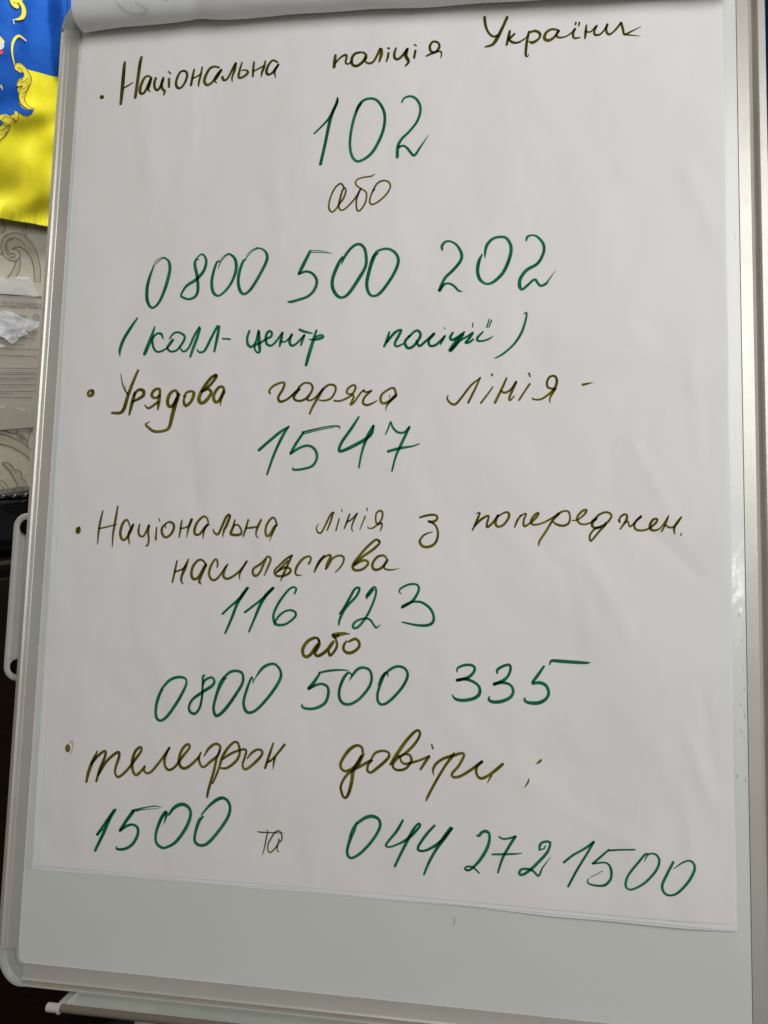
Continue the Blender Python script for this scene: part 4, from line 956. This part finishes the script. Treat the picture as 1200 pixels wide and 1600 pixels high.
2219,3822,203 2157,3780,183 2151,3734,204 2181,3711,203 2222,3751,183 2260,3843,203 2288,3896,163 2322,3875,173 2299,3803,183 2263,3716,102
2272,3879,142 2219,3824,163
2530,3915,142 2479,3883,182 2408,3816,182 2363,3764,182 2381,3719,182 2444,3716,202 2510,3748,202 2514,3786,172 2461,3797,182 2400,3765,182 2375,3739,101
2528,3912,162 2482,3808,202 2448,3726,182 2425,3665,61
2490,3863,121 2410,3776,182 2372,3739,101
2694,3838,201 2713,3881,171 2695,3909,161 2635,3882,202 2581,3810,202 2567,3749,161 2594,3725,121 2630,3733,50
2841,3916,181 2792,3855,221 2751,3764,161
2763,3794,141 2821,3886,181 2887,3925,161 2903,3908,201 2874,3847,181 2861,3791,140 2885,3827,161 2924,3893,161 2984,3922,160 3029,3905,160 3022,3850,140 2988,3799,130 2952,3763,80
3361,4062,179 3327,4076,180 3246,4005,200 3187,3934,200 3129,3853,240 3120,3808,220 3151,3787,199 3212,3800,199 3261,3846,189 3250,3878,179 3199,3877,199 3130,3835,160 3208,3914,200 3307,3986,199 3366,4047,169 3357,4073,140
3440,3897,139 3409,3930,159 3349,3917,199 3306,3857,199 3312,3807,199 3353,3798,199 3402,3829,199 3445,3892,179
3436,3879,218 3412,3829,179 3428,3804,139 3483,3799,129 3557,3815,30
WG|number|116
1866,3341,183 1942,3414,183 2023,3487,224 2068,3544,183 2113,3596,122
2102,3594,244 2048,3513,285 2004,3431,244 1958,3299,223 1903,3161,183
2086,3363,183 2173,3431,182 2264,3505,202 2324,3562,182 2364,3603,121
2354,3601,243 2284,3525,283 2235,3438,263 2188,3316,202 2136,3182,162
2566,3553,161 2581,3597,171 2552,3614,161 2501,3582,182 2422,3474,202 2374,3372,202 2371,3312,222 2394,3265,221 2441,3255,201 2503,3272,181 2573,3329,181 2587,3369,181 2550,3396,161 2488,3389,161 2427,3344,181 2388,3283,161 2381,3251,60
WG|number|123
3003,3378,139 3032,3413,179 3079,3494,219 3137,3604,199 3174,3628,169 3187,3611,189 3159,3546,199 3090,3469,199 3042,3404,219 3009,3324,199 3004,3276,139
3258,3529,159 3259,3558,198 3307,3624,179 3335,3633,149 3344,3580,178 3312,3471,178 3255,3352,198 3188,3266,198 3145,3253,198 3139,3284,198 3176,3322,178 3245,3344,158 3296,3333,158 3337,3281,158 3358,3263,148 3395,3293,49
3269,3554,238 3318,3614,198
3583,3579,59 3560,3601,128 3577,3631,158 3645,3667,168 3713,3672,158 3743,3641,177 3727,3581,197 3679,3512,216 3589,3455,197
3596,3465,217 3659,3501,177 3718,3513,167 3778,3505,177 3847,3458,196 3883,3391,196 3879,3333,225 3831,3302,215 3733,3299,176 3595,3322,108
WO|word|або, bold, under 116 123
2822,3115,179 2809,3141,191 2771,3147,215 2711,3114,263 2667,3047,263 2673,2988,227 2704,2970,239 2746,2997,263 2787,3058,275 2809,3093,203
2815,3127,179 2823,3089,227 2800,3046,263 2783,3010,227 2799,2986,239 2833,2990,238 2899,3039,262 2934,3087,274 2958,3122,202
2917,3028,178 2921,3004,214 2934,2992,190 2972,3036,202 2992,3084,202 2984,3130,190 2964,3171,179
2949,3183,238 2997,3189,310 3063,3198,214 3114,3195,36
2949,3182,238 2965,3165,274 3003,3179,238
3083,3131,131 3060,3098,202 3053,3062,202 3069,3035,214 3105,3022,237 3153,3037,237 3199,3080,213 3198,3126,201 3161,3153,214 3102,3126,178
WG|number|0800, lower
1309,2605,135 1281,2567,247 1251,2455,247 1257,2346,224 1306,2315,201 1374,2368,246 1461,2498,246 1529,2633,223 1541,2694,168 1518,2724,190 1448,2728,224 1368,2692,224 1293,2603,179
1721,2753,134 1702,2750,178 1703,2652,178 1702,2553,200 1684,2454,200 1641,2397,222 1593,2411,223 1579,2460,200 1611,2527,223 1700,2597,245 1801,2667,245 1816,2715,189 1786,2741,178 1729,2716,201 1706,2671,156
1931,2740,133 1892,2709,333 1851,2604,244 1822,2471,222 1838,2398,244 1872,2392,243 1939,2455,265 2025,2579,243 2094,2702,221 2090,2787,199 2037,2812,200 1968,2798,222 1900,2735,200
2197,2701,66 2191,2752,133 2175,2749,177 2137,2638,221 2113,2529,221 2133,2454,242 2180,2432,220 2258,2477,220 2377,2617,242 2457,2751,242 2460,2826,198 2417,2882,176 2366,2891,199 2287,2852,243 2223,2762,99 2207,2723,44
WG|number|500, lower
2681,2536,87 2678,2514,163 2718,2497,196 2808,2505,217 2895,2557,239 2925,2644,217 2912,2707,196 2855,2729,185 2800,2713,196 2734,2677,218
2739,2683,284 2787,2744,262 2835,2822,174
2829,2829,153 2929,2853,174 3040,2865,141 3107,2861,76
3141,2825,108 3107,2842,173 3065,2790,238 3030,2692,217 3033,2607,216 3073,2562,216 3139,2561,216 3224,2616,216 3308,2726,216 3327,2811,194 3304,2874,194 3248,2895,195 3194,2878,217 3146,2819,184 3121,2771,43
3474,2826,86 3473,2851,140 3446,2846,237 3416,2773,215 3386,2666,194 3394,2592,193 3438,2570,193 3507,2613,214 3601,2718,214 3653,2815,214 3651,2878,193 3607,2915,193 3542,2914,194 3478,2874,194 3420,2815,162 3386,2740,54
WG|number|335
4108,2890,93 4111,2924,151 4168,2953,197 4237,2956,197 4266,2929,197 4250,2885,208 4199,2842,232 4107,2816,232
4113,2818,232 4182,2830,232 4263,2805,196 4309,2762,208 4310,2705,254 4265,2664,254 4173,2641,243 4098,2650,197 4067,2685,81
4470,2891,115 4467,2922,196 4512,2956,207 4569,2973,196 4586,2942,196 4564,2875,207 4514,2828,230 4440,2796,253
4446,2799,230 4514,2814,230 4582,2797,184 4611,2747,206 4589,2690,229 4516,2650,252 4437,2639,241 4396,2658,196 4402,2687,92
4880,2973,160 4830,2897,229 4780,2828,195
4781,2816,206 4842,2827,240 4898,2804,228 4923,2744,205 4899,2687,228 4832,2649,262 4742,2649,229 4710,2673,172 4719,2690,80
4930,2986,80 4947,3024,195 5020,3023,251 5131,3020,239 5242,3018,193 5281,3022,68
WO|dot|filled bullet dot with a thin tail
378,2029,317 379,2009,453 381,1985,339
388,2043,45 422,2078,45 431,2034,45 415,1951,34
WO|word|телефон
686,1999,112 645,1903,270 610,1803,270 593,1706,202
629,1870,202 690,1950,225 760,2003,202 767,1954,225 722,1831,224 694,1718,202
708,1776,202 788,1911,224 891,1999,224 909,1962,224 885,1873,224 878,1808,179 916,1771,201 994,1836,201 1070,1938,223 1129,2028,190 1115,2058,212 1071,2020,224 1046,1937,246 1052,1850,223 1085,1800,200 1124,1822,223 1173,1884,156
1170,1884,178 1166,1846,189 1201,1821,178 1251,1851,200 1338,1964,200 1407,2070,178
1402,2065,178 1366,1976,222 1371,1901,200 1414,1864,199 1470,1896,199 1534,1985,222 1604,2081,188 1585,2110,200 1541,2072,222 1510,1995,222 1515,1920,221 1563,1887,221 1630,1926,221 1701,2000,177
1717,2040,145 1701,1986,199 1723,1926,180 1757,1912,180 1820,1967,216 1883,2023,198 1903,2077,198 1901,2114,180 1858,2129,199 1795,2084,217 1750,2006,72
1904,2072,126 1875,1996,198 1857,1890,216 1830,1784,216 1807,1686,215 1802,1638,161
1906,1928,144 1891,1875,180 1849,1767,144
1917,1911,162 1982,1917,197 2063,1981,215 2097,2053,197 2083,2135,180 2045,2157,180 1982,2099,216 1930,2008,234 1911,1937,198
1931,1991,162 2022,2053,198 2123,2092,179 2159,2081,179 2145,2012,197 2130,1950,179 2159,1914,197 2223,1956,214 2302,2039,214 2314,2086,179 2272,2101,179 2217,2069,197 2173,2014,107
2417,2167,143 2385,2061,214 2348,1937,196
2369,1991,160 2414,2019,178 2475,2093,196 2528,2161,196
2441,2038,160 2429,1986,142 2425,1929,53
WO|word|довіри
3263,2136,193 3252,2177,193 3207,2192,210 3145,2155,263 3085,2075,228 3060,2005,211 3089,1961,193 3133,1964,210 3194,2004,228 3254,2102,228
3271,2120,210 3225,2032,297 3182,1969,280 3168,1858,262 3144,1763,245 3121,1723,192 3096,1730,175 3077,1775,192 3071,1826,193 3108,1905,193 3169,1964,210 3256,2016,227 3343,2068,210
3348,2069,227 3318,2029,192 3311,1977,192 3342,1959,192 3398,1999,227 3493,2090,226 3504,2140,174 3456,2158,174 3386,2139,192 3347,2086,175
3520,2040,191 3579,2137,261 3655,2252,244 3732,2339,209 3773,2354,174 3780,2309,191 3734,2230,208 3657,2150,209 3597,2111,191
3597,2117,226 3550,2059,209 3547,2016,174 3591,1995,191 3661,2014,191 3711,2085,208 3693,2133,174 3649,2139,156 3615,2118,139 3616,2080,156 3651,2054,174 3712,2068,191 3798,2098,173 3871,2136,138
3871,2132,208 3833,2075,225 3795,2014,173
3890,2240,104 3904,2201,138
3918,1966,38 3907,2012,163 3935,2070,211 4001,2120,211 4096,2154,230 4167,2176,191 4180,2149,191 4136,2063,210 4080,1994,191 4092,1964,191 4147,1972,210 4241,2031,210 4341,2112,190
4094,2177,96 4077,2143,230 4021,2065,192 3938,1921,191 3874,1796,191 3852,1744,115
4344,2112,229 4297,2062,210 4298,1998,190 4336,1965,209 4402,1995,209 4476,2055,228 4527,2103,209
4430,1996,152 4407,1958,123 4393,1929,47
WO|word|colon after довіри
4819,2118,66 4849,2140,189 4863,2157,113
4755,1988,66 4748,1956,122 4721,1915,66
WG|number|1500, left
731,1229,170 790,1309,218 831,1370,243 889,1468,146
905,1469,194 850,1377,267 795,1239,267 724,1081,218
738,1221,121 791,1286,85
936,1132,97 943,1111,181 1020,1118,217 1093,1166,241 1139,1251,241 1135,1318,217 1083,1344,181 1020,1324,218 961,1280,218
965,1288,218 1017,1371,266 1081,1463,290
1077,1468,242 1112,1482,157 1187,1505,97 1300,1527,84 1358,1515,36
1107,1467,85 1188,1489,72 1339,1508,24
1392,1367,48 1412,1449,204 1402,1478,265 1358,1405,265 1321,1286,216 1325,1206,216 1366,1164,216 1422,1159,192 1520,1219,239 1612,1352,263 1650,1470,239 1627,1536,240 1563,1561,264 1489,1527,264 1437,1457,168
1771,1461,191 1734,1418,263 1703,1301,215 1706,1232,215 1758,1203,214 1831,1229,238 1936,1352,238 2016,1483,238 2027,1576,214 1984,1635,215 1922,1636,263 1838,1575,215 1755,1477,119
WO|word|та
2300,1369,35 2317,1361,106 2390,1362,100 2469,1365,82 2560,1370,23
2395,1388,53 2394,1356,100 2382,1281,106 2369,1209,100 2356,1159,53
2515,1291,129 2532,1303,100 2534,1335,106 2524,1371,100 2499,1385,100 2469,1370,112 2435,1319,112 2407,1260,106 2406,1211,106 2425,1188,106 2451,1203,106 2486,1243,117 2503,1275,129 2508,1318,76
2498,1261,106 2493,1226,88 2503,1199,82 2515,1205,35
WG|number|044
3227,1507,174 3195,1434,328 3163,1339,232 3146,1253,212 3162,1205,193 3202,1201,193 3278,1254,212 3373,1363,211 3438,1480,211 3431,1547,212 3377,1575,241 3309,1561,251 3227,1502,212
3178,1330,39 3184,1415,48
3646,1559,172 3593,1462,211 3509,1354,172 3500,1328,172 3539,1320,134 3634,1363,172 3710,1415,210 3766,1474,191 3803,1523,172 3788,1539,172 3746,1491,191 3710,1424,229 3645,1290,210 3583,1154,172
3932,1533,171 3862,1453,210 3793,1347,191 3795,1310,190 3846,1309,171 3921,1347,209 3996,1407,228 4089,1519,171
4079,1519,285 4015,1427,304 3941,1312,209 3886,1207,190 3846,1105,152
WG|number|272
4302,1475,76 4325,1472,208 4353,1504,208 4390,1514,226 4418,1483,188 4406,1392,226 4347,1279,226 4264,1186,169 4222,1171,170 4208,1186,151 4236,1205,132 4283,1197,132 4333,1155,113
4502,1476,132 4540,1460,150 4605,1474,150 4646,1490,169
4641,1485,206 4587,1396,206 4533,1293,187 4495,1171,131
4444,1322,131 4541,1331,150 4643,1341,122 4701,1352,47
4854,1392,93 4891,1403,112 4904,1431,75
4852,1386,112 4856,1428,187 4881,1456,168 4927,1464,168 4945,1448,168 4918,1374,186 4846,1289,205 4773,1217,205 4709,1172,186 4681,1180,186 4697,1215,168 4754,1224,168 4800,1210,149 4846,1175,149 4882,1247,102 4950,1337,28
WG|number|1500, right
5060,1300,163 5134,1364,163 5213,1414,163 5268,1452,183 5314,1493,142
5314,1490,163 5253,1383,163 5174,1251,163 5097,1105,152
5385,1258,51 5341,1228,51 5287,1200,51
5277,1192,30 5260,1166,81 5277,1141,121 5351,1132,141 5409,1145,181 5454,1197,181 5459,1264,182 5440,1311,141 5400,1327,121 5302,1310,132
5307,1312,162 5361,1362,162 5440,1436,122
5442,1429,142 5528,1442,121 5654,1455,111
5760,1424,100 5743,1426,141 5683,1350,161 5605,1247,161 5577,1168,171 5594,1129,140 5642,1131,140 5739,1192,160 5827,1294,160 5856,1373,160 5838,1420,140 5799,1434,120 5760,1419,121 5736,1366,40
5971,1378,160 5922,1283,180 5878,1185,180 5891,1125,159 5938,1106,139 6005,1135,159 6091,1232,179 6140,1332,179 6131,1384,149 6093,1401,119 6037,1374,110 5970,1321,40"""
cur = None; idx = 0
def flush():
    global cur
    if not cur: return
    c, k, l, st = cur
    bm = bmesh.new(); uvl = bm.loops.layers.uv.new()
    for i, s in enumerate(st): ribbon(bm, uvl, s, h_front, .00022 + (i % 9)*.00003, .0007)
    nm = {'word': 'handwritten_word', 'number': 'handwritten_number', 'dot': 'bullet_dot'}[k]
    add(nm, bm, (M_olive2 if 'heading' in l else M_olive) if c == 'O' else M_green, front, ('%s in %s marker' % (l, 'olive' if c == 'O' else 'green')))
    cur = None
for ln in DATA.splitlines():
    if ln.startswith('W'):
        flush(); c, k, l = ln[1:].split('|'); cur = (c, k, l, [])
    else:
        cur[3].append([(float(a)*1e-4, float(b)*1e-4, float(w)*1e-5*1.25) for a, b, w in (t.split(',') for t in ln.split())])
flush()

# sheets already turned over the top: a soft roll in front of the clamp
ROLL = [(0.0106, 0.9473), (0.0582, 0.9485), (0.121, 0.9498), (0.1388, 0.9501), (0.1587, 0.9495), (0.236, 0.948), (0.3906, 0.9453), (0.5129, 0.9414), (0.6295, 0.9378)]
RRAD, RN = .0165, .019
def rvc(x):
    if x <= ROLL[0][0]: return ROLL[0][1]
    for a, b in zip(ROLL, ROLL[1:]):
        if x <= b[0]: return a[1] + (b[1]-a[1])*(x-a[0])/(b[0]-a[0])
    return ROLL[-1][1]
def roll_pt(x, phi, k=0):
    vc = rvc(x); r = RRAD - k*.0012
    dent = .0012*math.exp(-((x-.1376)/.012)**2)*math.cos(phi*.5)
    r -= dent
    n = RN + r*math.sin(phi)*(1.0); y = vc - r*math.cos(phi)
    w = .0006*math.sin(x*31 + phi*1.3) + .0004*math.sin(x*67 + 2*phi)
    return (x, y + w*.5, n + w)
def roll(x0, x1, k, m, label):
    bm = bmesh.new(); g = []; nx, nphi = 150, 60
    for j in range(nphi+1):
        phi = R(-95 + 275*j/nphi)
        g.append([bm.verts.new(roll_pt(x0 + (x1-x0)*i/nx, phi, k)) for i in range(nx+1)])
    last = [v.co.copy() for v in g[-1]]
    for q in range(1, 9):
        a = q/8; g.append([bm.verts.new((c.x, c.y - .004*a*a, c.z - .075*a)) for c in last])
    last = [v.co.copy() for v in g[-1]]
    for q in range(1, 6):
        g.append([bm.verts.new((c.x, c.y - .06*q, c.z - .01*(q > 0))) for c in last])
    for a, b in zip(g, g[1:]):
        for i in range(nx): bm.faces.new((a[i], b[i], b[i+1], a[i+1]))
    o = add('flipped_sheet', bm, m, pad, label)
    crisp(o); so = o.modifiers.new('thickness', 'SOLIDIFY'); so.thickness = .00015; so.offset = 0
    return o
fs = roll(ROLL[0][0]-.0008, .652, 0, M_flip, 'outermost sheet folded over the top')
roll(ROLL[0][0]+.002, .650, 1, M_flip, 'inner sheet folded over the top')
def ghost(pts):
    bm = bmesh.new(); uvl = bm.loops.layers.uv.new()
    q = cr(pts, .004)
    rows = []
    for i, (x, p, w) in enumerate(q):
        a, b = q[max(0, i-1)], q[min(len(q)-1, i+1)]
        tx, ty = b[0]-a[0], (b[1]-a[1])*RRAD; L = math.hypot(tx, ty) or 1; nx_, ny_ = -ty/L*w/2, tx/L*w/2
        r = []
        for s in (-1, 0, 1):
            P0 = Vector(roll_pt(x+nx_*s, p+ny_*s/RRAD)); vc = rvc(x); d = Vector((0, P0.y-vc, P0.z-RN)).normalized()
            r.append(bm.verts.new(P0 + d*.0004))
        rows.append(r)
    for a, b in zip(rows, rows[1:]):
        for k in (0, 1):
            f = bm.faces.new((a[k], b[k], b[k+1], a[k+1]))
            for lp, u_ in zip(f.loops, (k/2, k/2, (k+1)/2, (k+1)/2)): lp[uvl].uv = (u_, 0)
    add('show_through_writing', bm, M_ghost, fs)
ghost([(.058, 1.25, .0022), (.062, .95, .0024), (.070, .62, .0026), (.080, .48, .0026), (.088, .60, .0024), (.086, .85, .0022), (.078, 1.1, .0018)])
ghost([(.105, 1.3, .0016), (.110, 1.1, .0018), (.116, 1.3, .0016)])
ghost([(.150, 1.2, .0018), (.156, .95, .0020), (.164, 1.1, .0018), (.170, 1.35, .0016)])
ghost([(.300, 1.1, .0016), (.306, .95, .0016)])
# clamp bar holding the pad
bm = bmesh.new(); box(bm, .02, .64, .952, .968, .0055, .012, .001); add('clamp_bar', bm, M_alu, easel, smooth=False)
